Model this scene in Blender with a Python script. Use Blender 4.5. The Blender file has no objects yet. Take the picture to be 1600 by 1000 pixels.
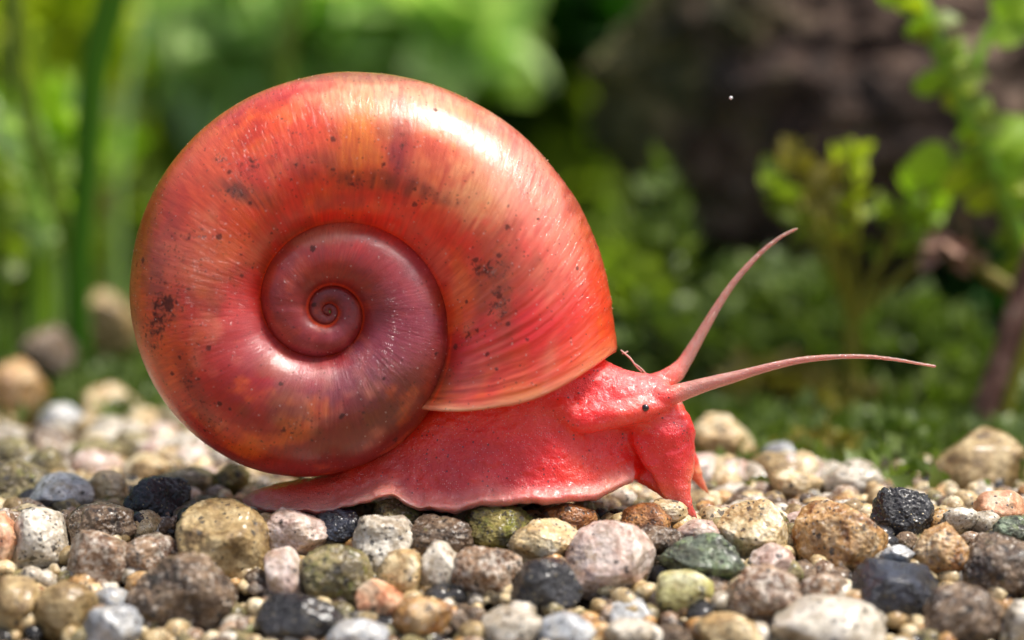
import bpy, math, random
import numpy as np
from mathutils import Vector, Matrix
random.seed(7)
RNG = np.random.RandomState(11)
R_ = math.radians

# ------------------------------------------------------------------ camera, world, sun
PITCH = R_(7.2); D0 = 34.0
FW = np.array([0, math.cos(PITCH), -math.sin(PITCH)])
UP = np.array([0, math.sin(PITCH), math.cos(PITCH)])
RT = np.array([1.0, 0, 0])
CP = -FW * D0
sc = bpy.context.scene
cam = bpy.data.cameras.new('camera'); camo = bpy.data.objects.new('camera', cam)
sc.collection.objects.link(camo); sc.camera = camo
camo.location = CP; camo.rotation_euler = (math.pi/2 - PITCH, 0, 0)
cam.sensor_width = 36; cam.lens = 36*D0/16.0
cam.clip_start = 0.5; cam.clip_end = 2000
cam.dof.use_dof = True; cam.dof.focus_distance = D0 - 0.6
cam.dof.aperture_fstop = cam.lens/1000/1.2

SUN_EL, SUN_AZ = 66, 96      # azimuth clockwise from +Y: 180 is behind the camera
w = bpy.data.worlds.new('World'); sc.world = w; w.use_nodes = True
nt = w.node_tree; bg = nt.nodes['Background']
sky = nt.nodes.new('ShaderNodeTexSky'); sky.sky_type = 'NISHITA'; sky.sun_disc = False
sky.air_density = 0.8; sky.dust_density = 4.0; sky.ozone_density = 0.4; sky.sun_elevation = R_(SUN_EL); sky.sun_rotation = R_(SUN_AZ)
nt.links.new(sky.outputs[0], bg.inputs[0]); bg.inputs[1].default_value = 0.145
sl = bpy.data.lights.new('sun', 'SUN'); slo = bpy.data.objects.new('sun', sl)
sc.collection.objects.link(slo)
sl.energy = 4.0; sl.angle = R_(15); sl.color = (1, 0.96, 0.89)
sd = Vector((math.sin(R_(SUN_AZ))*math.cos(R_(SUN_EL)), math.cos(R_(SUN_AZ))*math.cos(R_(SUN_EL)), math.sin(R_(SUN_EL))))
slo.rotation_euler = sd.to_track_quat('Z', 'Y').to_euler()
sc.view_settings.view_transform = 'Standard'; sc.view_settings.look = 'None'
sc.view_settings.exposure = 0.42; sc.view_settings.gamma = 1

# ------------------------------------------------------------------ helpers
def W(px, py, d=0.0):
    """world point seen at photo pixel (px,py), d deeper than the snail's plane"""
    px = np.asarray(px, float); py = np.asarray(py, float); d = np.asarray(d, float)
    k = (D0 + d)/D0
    return (CP + FW*(D0 + d)[..., None] + RT*((px-800)/100*k)[..., None] + UP*((500-py)/100*k)[..., None])
GZ = -2.82
def gz(y):
    return GZ + np.minimum(0, np.asarray(y)+1.0)*0.42
def G(px, py, z=GZ):
    P, t = G0(px, py, z)
    if P[1] < -1.0:
        dr = FW + RT*((px-800)/100/D0) + UP*((500-py)/100/D0)
        t = (z + 0.42*(CP[1]+1.0) - CP[2])/(dr[2] - 0.42*dr[1]); P = CP + dr*t
    return P, t
def G0(px, py, z=GZ):
    dr = FW + RT*((px-800)/100/D0) + UP*((500-py)/100/D0)
    t = (z - CP[2])/dr[2]
    return CP + dr*t, t/1.0
def to_px(p):
    q = p - CP; dd = q @ FW
    return 800 + (q @ RT)/dd*D0*100, 500 - (q @ UP)/dd*D0*100

def _hash(i, j, k, seed):
    h = (i*374761393 + j*668265263 + k*2147483647 + seed*1274126177) & 0xFFFFFFFF
    h = ((h ^ (h >> 13))*1274126177) & 0xFFFFFFFF
    h = (h ^ (h >> 16)) & 0xFFFFFFFF
    return h
def vnoise(p, seed=0):
    """smooth value noise in [-1,1], vectorised"""
    f = np.floor(p); t = p - f; i = f.astype(np.int64)
    t = t*t*t*(t*(t*6-15)+10)
    r = 0
    for a in (0, 1):
        wa = t[:, 0] if a else 1-t[:, 0]
        for b in (0, 1):
            wb = t[:, 1] if b else 1-t[:, 1]
            for c in (0, 1):
                wc = t[:, 2] if c else 1-t[:, 2]
                r = r + wa*wb*wc*(_hash(i[:, 0]+a, i[:, 1]+b, i[:, 2]+c, seed)/4294967295.0)
    return r*2-1
def fbm(p, seed=0, octv=4, gain=0.5, ridged=False):
    s = 0; a = 1.0; n = 0
    for o in range(octv):
        v = vnoise(p*(2.03**o) + 17.3*o, seed+o)
        if ridged: v = 1-2*abs(v)
        s = s + a*v; n += a; a *= gain
    return s/n
def srgb(r, g, b):
    def f(c):
        c /= 255.0
        return c/12.92 if c <= 0.04045 else ((c+0.055)/1.055)**2.4
    return np.array([f(r), f(g), f(b)])

def mesh_np(name, verts, faces, smooth=True):
    me = bpy.data.meshes.new(name)
    verts = np.ascontiguousarray(verts, dtype=np.float32); faces = np.ascontiguousarray(faces, dtype=np.int32)
    n, k = faces.shape
    me.vertices.add(len(verts)); me.vertices.foreach_set('co', verts.ravel())
    me.loops.add(n*k); me.loops.foreach_set('vertex_index', faces.ravel())
    me.polygons.add(n); me.polygons.foreach_set('loop_start', np.arange(0, n*k, k, dtype=np.int32))
    try: me.polygons.foreach_set('loop_total', np.full(n, k, dtype=np.int32))
    except Exception: pass
    me.update(calc_edges=True)
    if smooth: me.polygons.foreach_set('use_smooth', np.ones(n, dtype=bool))
    me.validate()
    return me
def attr_col(me, name, cols):
    a = me.color_attributes.new(name, 'FLOAT_COLOR', 'POINT')
    c = np.ones((len(me.vertices), 4), np.float32); c[:, :3] = cols
    a.data.foreach_set('color', c.ravel())
def attr_f(me, name, v):
    a = me.attributes.new(name, 'FLOAT', 'POINT'); a.data.foreach_set('value', np.asarray(v, np.float32))
def attr_v(me, name, v):
    a = me.attributes.new(name, 'FLOAT_VECTOR', 'POINT'); a.data.foreach_set('vector', np.asarray(v, np.float32).ravel())

def link(name, me, mat=None, parent=None, loc=None):
    o = bpy.data.objects.new(name, me); sc.collection.objects.link(o)
    if mat is not None and me is not None and len(me.materials) == 0: me.materials.append(mat)
    if parent is not None: o.parent = parent
    if loc is not None: o.location = loc
    return o
def tag(o, label=None, cat=None, group=None, kind=None):
    if label: o['label'] = label
    if cat: o['category'] = cat
    if group: o['group'] = group
    if kind: o['kind'] = kind
    return o

# ------------------------------------------------------------------ node helper
class NT:
    def __init__(s, name):
        s.m = bpy.data.materials.new(name); s.m.use_nodes = True
        s.t = s.m.node_tree; s.b = s.t.nodes['Principled BSDF']; s.out = s.t.nodes['Material Output']
    def n(s, typ, **kw):
        x = s.t.nodes.new(typ)
        for k, v in kw.items():
            if k == 'inp':
                for a, b in v.items():
                    if hasattr(b, 'is_linked') or isinstance(b, bpy.types.NodeSocket): s.t.links.new(b, x.inputs[a])
                    else: x.inputs[a].default_value = b
            else: setattr(x, k, v)
        return x
    def l(s, a, b): s.t.links.new(a, b)
    def setb(s, **kw):
        for k, v in kw.items():
            k = k.replace('_', ' ')
            if isinstance(v, bpy.types.NodeSocket): s.t.links.new(v, s.b.inputs[k])
            else: s.b.inputs[k].default_value = v
    def noise(s, vec, scale, detail=4, rough=0.55, dist=0):
        x = s.n('ShaderNodeTexNoise', inp={'Scale': scale, 'Detail': detail, 'Roughness': rough, 'Distortion': dist})
        if vec is not None: s.l(vec, x.inputs['Vector'])
        return x.outputs[0]
    def ramp(s, f, pts, interp='LINEAR'):
        x = s.n('ShaderNodeValToRGB'); s.l(f, x.inputs[0]); cr = x.color_ramp; cr.interpolation = interp
        while len(cr.elements) < len(pts): cr.elements.new(0.5)
        for e, (p, c) in zip(cr.elements, pts):
            e.position = p
            if isinstance(c, (int, float)): c = (c, c, c)
            e.color = (*c[:3], 1)
        return x.outputs[0]
    def mix(s, f, a, b, mode='MIX'):
        x = s.n('ShaderNodeMix', data_type='RGBA', blend_type=mode)
        for k, v in ((0, f), (6, a), (7, b)):
            if isinstance(v, bpy.types.NodeSocket): s.l(v, x.inputs[k])
            elif isinstance(v, (int, float)): x.inputs[k].default_value = v if k == 0 else (v, v, v, 1)
            else: x.inputs[k].default_value = (*v[:3], 1)
        return x.outputs[2]
    def math(s, op, a, b=None, c=None, clamp=False):
        x = s.n('ShaderNodeMath', operation=op, use_clamp=clamp)
        for k, v in enumerate((a, b, c)):
            if v is None: continue
            if isinstance(v, bpy.types.NodeSocket): s.l(v, x.inputs[k])
            else: x.inputs[k].default_value = v
        return x.outputs[0]
    def bump(s, h, strength, dist, normal=None):
        x = s.n('ShaderNodeBump', inp={'Strength': strength, 'Distance': dist}); s.l(h, x.inputs['Height'])
        if normal is not None: s.l(normal, x.inputs['Normal'])
        return x.outputs[0]
    def attr(s, name):
        return s.n('ShaderNodeAttribute', attribute_name=name)

# ================================================================== SHELL
CX, CY = 513.0, 485.0
TR = np.array([(-1500, 6), (-1300, 9), (-1150, 12), (-1060, 17), (-985, 25), (-900, 33), (-799, 42), (-717, 55), (-620, 74), (-536, 108), (-443, 141), (-362, 189),
      (-311, 226), (-295, 240), (-252, 270), (-215, 291), (-173, 312), (-130, 341), (-100, 363), (-77, 380), (-50, 402), (-29, 420), (-10, 436), (8, 452), (30, 466), (60, 480)], float)
def Rad(T):
    return np.exp(np.interp(T, TR[:, 0], np.log(TR[:, 1])))
_tt = np.linspace(-1500, 60, 1600); _rr = np.log(Rad(_tt))
_k = np.hanning(41); _k /= _k.sum()
_rs = np.convolve(np.pad(_rr, 20, 'edge'), _k, 'valid')
_rs[-21:] = _rr[-21:]
def Rad(T): return np.exp(np.interp(T, _tt, _rs))
def crest(T):   # how far toward the viewer the whorl's front stands
    return np.interp(T, [-1400, -1000, -800, -620, -443, -260, -77, 8, 50], [0.98, 1.02, 1.08, 1.18, 1.32, 1.45, 1.52, 1.52, 1.5])
def shell_point(T, s, shrink=0.0):
    """T angle along the coil in degrees, s angle round the tube (0 = outer edge, pi/2 = front)"""
    ro = Rad(T); rp = Rad(T-360)
    ri = rp*np.interp(T, [-1380, -1180, -1000], [-0.6, -0.2, 0.81])
    rc = (ro+ri)/2; a = (ro-ri)/2
    b = a/100*np.interp(T, [-1100, -443, -77, 60], [1.0, 1.02, 1.12, 1.05])
    yc = -(crest(T) - b)
    a = a*(1-shrink); b = b*(1-shrink)
    c, sn = np.cos(s), np.sin(s)
    cc = np.sign(c)*np.abs(c)**0.92; ss = np.sign(sn)*np.abs(sn)**0.88
    r = rc + a*cc
    d = yc - b*ss
    return r, d
def g_shift(s):
    f = (np.cos(s)+1)/2
    front = np.sin(s) > 0
    sh = (1-f)**1.15*44
    return np.where(front, sh, sh*0.55)
def build_shell():
    T0 = np.concatenate([np.arange(-1380, -500, 1.2), np.arange(-500, 8.01, 0.45)])
    NS = 256
    s = np.linspace(0, 2*np.pi, NS, endpoint=False)
    TT, SS = np.meshgrid(T0, s, indexing='ij')
    rampv = np.clip((TT+130)/138, 0, 1); rampv = rampv*rampv*(3-2*rampv)
    T = TT + g_shift(SS)*rampv
    r, d = shell_point(T, SS)
    # flaring lip
    lipf = np.clip((TT+2)/10, 0, 1)**2
    r = r + lipf*4*np.cos(SS); d = d - lipf*0.05*np.maximum(np.sin(SS), 0)
    ph = np.radians(T)
    # growth ridges, dents
    p1 = np.stack([TT.ravel()*0.55, np.cos(SS).ravel()*0.8, np.sin(SS).ravel()*0.8], 1)
    rid = vnoise(p1, 3).reshape(TT.shape)*0.7 + 0.5*vnoise(p1*np.array([2.3, 1.5, 1.5]), 9).reshape(TT.shape)
    p1b = np.stack([TT.ravel()*0.09, np.cos(SS).ravel()*0.5, np.sin(SS).ravel()*0.5], 1)
    und = vnoise(p1b, 30).reshape(TT.shape)
    near = np.clip((TT+45)/50, 0, 1)
    amp = (0.0015 + 0.013*near)*np.clip((T+1000)/800, 0.15, 1)
    px = CX + r*np.cos(ph); py = CY + r*np.sin(ph)
    nr, nd = np.cos(SS), -np.sin(SS)
    disp = amp*rid + 0.012*und*np.clip((T+900)/800, 0.1, 1)
    px = px + nr*disp*100*np.cos(ph); py = py + nr*disp*100*np.sin(ph); d = d + nd*disp
    P = [W(px, py, d)]
    P[0][0] = P[0][0].mean(0)*0.999 + P[0][0]*0.001
    n1 = len(T0)
    # rim turned inward and inner wall
    extra = []
    for k, (dt, shr) in enumerate([(0.25, 0.008), (0.3, 0.026), (-0.1, 0.045), (-1.5, 0.06), (-6, 0.07), (-14, 0.08), (-26, 0.10)]):
        t0 = 8 + dt
        rk = min(1, (t0+130)/138); rk = rk*rk*(3-2*rk); tk = t0 + g_shift(s)*rk
        rr, dd = shell_point(tk, s, shr)
        lf = np.clip((t0+2)/10, 0, 1)**2
        rr = rr + lf*4*np.cos(s); dd = dd - lf*0.05*np.maximum(np.sin(s), 0)
        ph2 = np.radians(tk)
        extra.append(W(CX+rr*np.cos(ph2), CY+rr*np.sin(ph2), dd))
        TT = np.vstack([TT, np.full(NS, 8+abs(dt)*0.1)]); SS = np.vstack([SS, s]); T = np.vstack([T, tk])
    V = np.concatenate([P[0].reshape(-1, 3)] + extra, 0)
    n = n1 + len(extra)
    i = np.arange(n-1)[:, None]; j = np.arange(NS)[None, :]; j2 = (j+1) % NS
    F = np.stack([(i*NS+j), (i*NS+j2), ((i+1)*NS+j2), ((i+1)*NS+j)], -1).reshape(-1, 4)
    me = mesh_np('shell', V, F[:, ::-1])
    return me, V, T.ravel(), TT.ravel(), SS.ravel()

def rbf(px, py, pts, sig):
    num = 0; den = 1e-9
    for (x, y, col, *rest) in pts:
        sg = rest[0] if rest else sig
        wt = np.exp(-((px-x)**2+(py-y)**2)/(2*sg*sg)) + 1e-7/(((px-x)**2+(py-y)**2)/1e4+1)
        num = num + wt[:, None]*srgb(*col)[None, :]; den = den + wt
    return num/den[:, None]

me, V, T, T0a, S = build_shell()
pxs, pys = to_px(V)
outer = [  # mauve entries mix pigment with sky sheen held in the colour
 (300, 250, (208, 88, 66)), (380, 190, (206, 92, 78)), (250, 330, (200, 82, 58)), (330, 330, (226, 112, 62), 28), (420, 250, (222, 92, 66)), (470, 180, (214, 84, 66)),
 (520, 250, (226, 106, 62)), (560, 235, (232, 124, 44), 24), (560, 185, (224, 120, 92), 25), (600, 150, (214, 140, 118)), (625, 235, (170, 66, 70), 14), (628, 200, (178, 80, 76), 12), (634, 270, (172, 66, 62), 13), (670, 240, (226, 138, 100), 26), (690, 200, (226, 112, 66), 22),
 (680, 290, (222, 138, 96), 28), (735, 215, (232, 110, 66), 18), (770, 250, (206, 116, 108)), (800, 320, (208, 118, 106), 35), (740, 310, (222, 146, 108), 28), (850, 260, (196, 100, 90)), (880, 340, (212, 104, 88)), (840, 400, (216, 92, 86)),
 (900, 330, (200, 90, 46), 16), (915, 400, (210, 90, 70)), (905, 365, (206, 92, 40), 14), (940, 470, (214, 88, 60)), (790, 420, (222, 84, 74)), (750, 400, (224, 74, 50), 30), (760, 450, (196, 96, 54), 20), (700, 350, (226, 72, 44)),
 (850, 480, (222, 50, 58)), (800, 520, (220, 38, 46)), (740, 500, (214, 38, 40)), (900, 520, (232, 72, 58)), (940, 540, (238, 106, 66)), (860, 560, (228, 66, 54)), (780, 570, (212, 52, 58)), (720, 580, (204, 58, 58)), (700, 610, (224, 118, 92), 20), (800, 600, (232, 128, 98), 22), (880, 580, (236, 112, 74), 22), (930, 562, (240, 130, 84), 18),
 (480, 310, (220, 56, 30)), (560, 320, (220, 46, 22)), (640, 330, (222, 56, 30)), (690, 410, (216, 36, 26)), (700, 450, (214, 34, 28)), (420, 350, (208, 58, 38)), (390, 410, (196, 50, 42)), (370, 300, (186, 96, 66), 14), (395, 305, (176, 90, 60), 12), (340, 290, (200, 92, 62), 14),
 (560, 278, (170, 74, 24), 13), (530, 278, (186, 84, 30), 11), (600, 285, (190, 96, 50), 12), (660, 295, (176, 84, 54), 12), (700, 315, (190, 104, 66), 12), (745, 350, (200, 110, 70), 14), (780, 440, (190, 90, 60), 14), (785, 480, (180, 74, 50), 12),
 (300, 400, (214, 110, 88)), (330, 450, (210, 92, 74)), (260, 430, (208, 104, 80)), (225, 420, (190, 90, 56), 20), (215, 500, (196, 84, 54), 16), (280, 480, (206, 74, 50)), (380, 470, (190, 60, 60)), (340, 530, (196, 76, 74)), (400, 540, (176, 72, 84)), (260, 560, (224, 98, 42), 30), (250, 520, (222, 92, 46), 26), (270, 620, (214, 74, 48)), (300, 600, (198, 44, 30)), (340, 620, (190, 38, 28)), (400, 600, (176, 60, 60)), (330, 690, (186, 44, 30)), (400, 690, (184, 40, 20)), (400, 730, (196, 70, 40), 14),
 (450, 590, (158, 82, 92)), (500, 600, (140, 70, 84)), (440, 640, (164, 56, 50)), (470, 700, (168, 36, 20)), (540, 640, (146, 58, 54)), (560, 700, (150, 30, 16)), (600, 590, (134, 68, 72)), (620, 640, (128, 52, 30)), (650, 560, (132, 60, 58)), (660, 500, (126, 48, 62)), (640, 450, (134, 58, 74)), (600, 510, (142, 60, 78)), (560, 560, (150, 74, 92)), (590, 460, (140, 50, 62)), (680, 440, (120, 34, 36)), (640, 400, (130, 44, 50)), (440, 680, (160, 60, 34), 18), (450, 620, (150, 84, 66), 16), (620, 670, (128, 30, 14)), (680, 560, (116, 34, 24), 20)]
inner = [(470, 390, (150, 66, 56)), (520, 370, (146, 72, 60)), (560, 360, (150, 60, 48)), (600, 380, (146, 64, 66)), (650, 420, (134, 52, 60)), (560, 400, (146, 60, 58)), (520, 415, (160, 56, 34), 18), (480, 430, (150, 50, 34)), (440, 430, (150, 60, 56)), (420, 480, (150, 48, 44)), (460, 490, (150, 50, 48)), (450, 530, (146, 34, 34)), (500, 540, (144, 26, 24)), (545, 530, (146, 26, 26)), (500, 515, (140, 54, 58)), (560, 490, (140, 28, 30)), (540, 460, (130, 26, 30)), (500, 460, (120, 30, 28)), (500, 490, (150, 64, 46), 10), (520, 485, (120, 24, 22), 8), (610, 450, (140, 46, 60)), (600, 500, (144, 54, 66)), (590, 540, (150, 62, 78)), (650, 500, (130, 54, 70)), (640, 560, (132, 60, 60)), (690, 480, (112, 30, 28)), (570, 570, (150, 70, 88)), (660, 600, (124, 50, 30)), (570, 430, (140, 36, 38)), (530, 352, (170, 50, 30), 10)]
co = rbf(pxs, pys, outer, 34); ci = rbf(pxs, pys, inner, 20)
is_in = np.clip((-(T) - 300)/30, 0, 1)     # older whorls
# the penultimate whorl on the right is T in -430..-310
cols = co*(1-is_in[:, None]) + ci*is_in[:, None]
# streak variation along growth lines (pigment)
pv = np.stack([T0a*0.16, np.cos(S)*1.2, np.sin(S)*1.2], 1)
st = vnoise(pv, 5)*0.6 + vnoise(pv*np.array([3.1, 1.6, 1.6]), 6)*0.4
cols = cols*(1+0.16*st[:, None]*np.array([0.6, 1.5, 1.3]))
hv = np.stack([T0a*0.022, np.cos(S)*1.1, np.sin(S)*1.1], 1)
for sd_, col_, am in ((61, (236, 124, 40), .75), (62, (222, 140, 124), .6), (63, (176, 28, 20), .75), (64, (150, 92, 46), .5)):
    m__ = np.clip((fbm(hv*np.array([1.6, 1.3, 1.3])+sd_, sd_, 4, .6)-0.10)*3.2, 0, 1)*am*(1-0.8*is_in)
    cols = cols*(1-m__[:, None]) + srgb(*col_)*m__[:, None]
rs_ = Rad(T); rp_ = Rad(T-360)*0.985
sut = np.exp(-((np.hypot(pxs-CX, pys-CY) - rp_)/2.2)**2)*(np.sin(S) > 0)*np.clip((T+900)/200, 0, 1)*(np.cos(S) < 0)
cols = cols*(1-0.75*sut[:, None]) + srgb(232, 96, 40)*0.75*sut[:, None]
# pale translucent rim of the aperture
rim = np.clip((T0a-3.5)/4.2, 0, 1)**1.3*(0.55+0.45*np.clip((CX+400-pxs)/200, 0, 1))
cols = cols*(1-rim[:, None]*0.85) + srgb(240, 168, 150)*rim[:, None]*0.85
cols = np.clip(cols, 0.004, 0.95)
# muck: where dark grains stick
mk = 0
for (x, y, sx, sy, a) in [(245, 510, 22, 45, .9), (270, 480, 20, 20, .9), (300, 590, 26, 45, .8), (330, 660, 25, 40, .7), (470, 660, 30, 22, .6), (750, 420, 26, 18, 1.), (780, 480, 22, 40, .8), (730, 520, 20, 30, .7),
                          (390, 260, 22, 16, .7), (345, 245, 14, 12, .8), (370, 300, 30, 14, .7), (300, 365, 18, 14, .7), (560, 285, 40, 12, .7), (680, 310, 50, 14, .6), (420, 700, 60, 30, .5), (260, 420, 40, 60, .5), (628, 230, 14, 50, .6), (790, 400, 30, 60, .5), (700, 590, 30, 20, .5), (350, 420, 60, 60, .35), (600, 640, 60, 50, .45), (480, 250, 120, 60, .35)]:
    mk = mk + a*np.exp(-((pxs-x)/sx)**2-((pys-y)/sy)**2)
mk = np.clip(mk, 0, 1)
def stain_sheen(x, y, sx, sy, ang, col, a, soft=1.0):  # blends pigment stains and painted sheen into the shell colour
    global cols
    ca, sa = math.cos(R_(ang)), math.sin(R_(ang)); dx = pxs-x; dy = pys-y
    wv = fbm(V*2.6, 71, 3)*0.9
    u = (dx*ca+dy*sa)/sx; v_ = (-dx*sa+dy*ca)/sy; q_ = np.sqrt(u*u+v_*v_)+wv
    mot = np.clip(0.75+0.9*vnoise(np.stack([T0a*0.9, np.cos(S)*3, np.sin(S)*3], 1), 77)+0.5*fbm(V*6, 78, 3), 0.25, 1.15)
    m_ = (1/(1+np.exp((q_-1)*5/soft)))*np.clip(a*(mot if a > .5 and sum(col) < 330 else 1), 0, 1)*(np.sin(S) > -0.3)*(.82 if sum(col) < 330 else 1)
    cols = cols*(1-m_[:, None]) + srgb(*col)*m_[:, None]
for a_ in [(735, 290, 62, 52, 30, (232, 168, 132), .8), (810, 265, 85, 60, 40, (226, 156, 150), .85), (880, 350, 35, 80, -25, (224, 140, 132), .6), (620, 160, 150, 28, 4, (228, 166, 150), .8), (310, 400, 75, 40, -20, (226, 132, 112), .65), (330, 240, 60, 40, -40, (226, 124, 96), .5), (870, 400, 50, 70, -20, (222, 128, 116), .5),  # pale crown and upper right patches: highlight sheen painted as colour
           (560, 232, 26, 50, 8, (236, 132, 40), .8), (450, 200, 50, 40, -30, (232, 108, 70), .5), (735, 210, 20, 40, -15, (236, 116, 60), .6), (370, 345, 30, 60, 40, (236, 116, 46), .55), (262, 530, 34, 80, -12, (236, 112, 40), .7), (820, 510, 90, 40, -20, (224, 34, 48), .6), (640, 350, 120, 34, 10, (228, 46, 20), .7), (440, 330, 60, 40, -40, (214, 48, 26), .6), (330, 640, 40, 60, -40, (190, 28, 18), .7),
           (562, 280, 52, 12, 4, (136, 62, 22), .85), (626, 232, 13, 62, -4, (150, 48, 60), .8), (665, 300, 62, 11, 18, (128, 66, 48), .75), (380, 302, 48, 13, 18, (112, 70, 48), .8), (785, 455, 15, 60, -6, (150, 78, 42), .75), (906, 350, 13, 60, -22, (160, 66, 24), .75), (745, 360, 40, 10, 40, (160, 84, 46), .6),
           (560, 570, 90, 34, -10, (176, 104, 128), .5), (650, 470, 34, 90, -10, (172, 84, 104), .5), (440, 560, 40, 60, -40, (184, 98, 110), .45), (600, 400, 60, 34, 30, (176, 84, 84), .5), (500, 365, 70, 14, -10, (170, 116, 96), .7), (520, 420, 60, 30, 0, (176, 50, 34), .6),  # purples on inner whorls: part pigment, part silvery sheen painted in
           (450, 645, 46, 34, 20, (104, 74, 44), .5), (620, 615, 66, 46, -50, (120, 60, 30), .55), (540, 700, 90, 22, 0, (132, 22, 12), .6), (245, 480, 14, 60, 0, (120, 46, 24), .55), (300, 600, 12, 70, -25, (130, 34, 20), .5), (225, 360, 10, 70, 20, (150, 84, 50), .5), (600, 122, 130, 7, 0, (150, 110, 70), .6), (860, 230, 10, 80, -38, (160, 110, 80), .5)]:
    stain_sheen(*a_)
cols = np.clip(cols**1.32*np.array([1.50, 1.62, 1.30])*(1+0.45*is_in[:, None]*np.array([.75, .35, .7])), .002, .93)
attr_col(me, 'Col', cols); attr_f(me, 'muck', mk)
rad_ = Rad(T)/100
attr_v(me, 'sc', np.stack([T0a*np.pi/180*3.2, S*1.2, rad_*0.0], 1))
attr_f(me, 'rim', rim)

def shell_material():
    N = NT('shell_horn'); A = N.attr('Col').outputs['Color']; mk = N.attr('muck').outputs['Fac']; sc_ = N.attr('sc').outputs['Vector']
    obj = N.n('ShaderNodeTexCoord').outputs['Object']
    m1 = N.n('ShaderNodeMapping', inp={'Scale': (30, 5.0, 1)}); N.l(sc_, m1.inputs[0])
    stri = N.noise(m1.outputs[0], 1.0, 4, 0.65, 0.35)
    m2 = N.n('ShaderNodeMapping', inp={'Scale': (13, 2.2, 1)}); N.l(sc_, m2.inputs[0])
    stri2 = N.noise(m2.outputs[0], 1.0, 3, 0.6, 0.5)
    # colour mottling
    big = N.noise(obj, 1.6, 5, 0.6)
    c = N.mix(N.ramp(stri2, [(0.35, 0.0), (0.65, 1.0)]), N.mix(1.0, A, (0.84, 0.62, 0.58), 'MULTIPLY'), N.mix(1.0, A, (1.12, 1.32, 1.25), 'MULTIPLY'))
    c = N.mix(N.ramp(big, [(0.4, 0.0), (0.7, 0.45)]), c, N.mix(1.0, A, (1.05, 1.35, 1.1), 'MULTIPLY'))
    # grains and specks
    v = N.n('ShaderNodeTexVoronoi', feature='F1', inp={'Scale': 6.5, 'Randomness': 1.0}); N.l(obj, v.inputs['Vector'])
    vr = N.n('ShaderNodeSeparateColor'); N.l(v.outputs['Color'], vr.inputs[0])
    thr = N.math('MULTIPLY_ADD', mk, 0.85, 0.04)
    has = N.math('LESS_THAN', vr.outputs[0], N.math('MULTIPLY', thr, 0.55))
    dn = N.math('ADD', v.outputs['Distance'], N.math('MULTIPLY', N.noise(obj, 22, 3, 0.7), 0.55))
    size = N.math('MULTIPLY_ADD', vr.outputs[1], 0.22, 0.40)
    spot = N.math('MULTIPLY', has, N.math('LESS_THAN', dn, size))
    v2 = N.n('ShaderNodeTexVoronoi', feature='F1', inp={'Scale': 17.0, 'Randomness': 1.0}); N.l(obj, v2.inputs['Vector'])
    vr2 = N.n('ShaderNodeSeparateColor'); N.l(v2.outputs['Color'], vr2.inputs[0])
    has2 = N.math('LESS_THAN', vr2.outputs[0], N.math('MULTIPLY_ADD', mk, 0.55, 0.09))
    spot2 = N.math('MULTIPLY', has2, N.math('LESS_THAN', N.math('ADD', v2.outputs['Distance'], N.math('MULTIPLY', N.noise(obj, 50, 2), 0.5)), 0.50))
    dirt = N.math('MAXIMUM', N.math('MULTIPLY', spot, 0.8), N.math('MULTIPLY', spot2, 0.65))
    fl = N.noise(obj, 10.0, 6, 0.82, 0.6)
    flm = N.math('ADD', fl, N.math('MULTIPLY', mk, 0.215))
    dirt = N.math('MAXIMUM', dirt, N.math('MULTIPLY', N.ramp(flm, [(0.695, 0.0), (0.725, 1.0)]), 0.9))
    # pale grains
    v3 = N.n('ShaderNodeTexVoronoi', feature='F1', inp={'Scale': 19.0, 'Randomness': 1.0})
    mm = N.n('ShaderNodeMapping', inp={'Location': (5, 3, 1)}); N.l(obj, mm.inputs[0]); N.l(mm.outputs[0], v3.inputs['Vector'])
    vr3 = N.n('ShaderNodeSeparateColor'); N.l(v3.outputs['Color'], vr3.inputs[0])
    pale = N.math('MULTIPLY', N.math('LESS_THAN', vr3.outputs[0], 0.07), N.math('LESS_THAN', v3.outputs['Distance'], 0.22))
    film = N.math('MULTIPLY', N.ramp(N.noise(obj, 5.5, 6, 0.7), [(0.5, 0.0), (0.68, 1.0)]), N.math('MULTIPLY', mk, 0.6))
    c = N.mix(film, c, (0.17, 0.065, 0.025))
    c = N.mix(dirt, c, (0.030, 0.010, 0.007))
    c = N.mix(N.math('MULTIPLY', pale, 0.7), c, (0.75, 0.6, 0.5))
    N.setb(Base_Color=c)
    m4 = N.n('ShaderNodeMapping', inp={'Scale': (17, 3.4, 1), 'Location': (3, 7, 0)}); N.l(sc_, m4.inputs[0])
    shp = N.ramp(N.noise(m4.outputs[0], 1.0, 3, 0.6, 0.25), [(0.56, 0.0), (0.60, 1.0)])
    h = N.math('ADD', N.math('ADD', N.math('MULTIPLY', stri, 0.35), N.math('MULTIPLY', shp, 0.42)), N.math('MULTIPLY', stri2, 0.6))
    fine = N.noise(obj, 38, 3, 0.7)
    patch = N.ramp(N.noise(obj, 1.1, 3), [(0.38, 0.25), (0.62, 1.0)])
    h = N.math('ADD', N.math('MULTIPLY', h, patch), N.math('MULTIPLY', fine, 0.35))
    h = N.math('ADD', h, N.math('MULTIPLY', pale, 0.8)); h = N.math('ADD', h, N.math('MULTIPLY', dirt, 0.25))
    nb = N.bump(h, 0.32, 0.03)
    nb2 = N.bump(h, 0.6, 0.026)
    N.l(N.math('SUBTRACT', 1.0, N.math('MULTIPLY', dirt, 0.9)), N.b.inputs['Coat Weight'])
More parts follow.
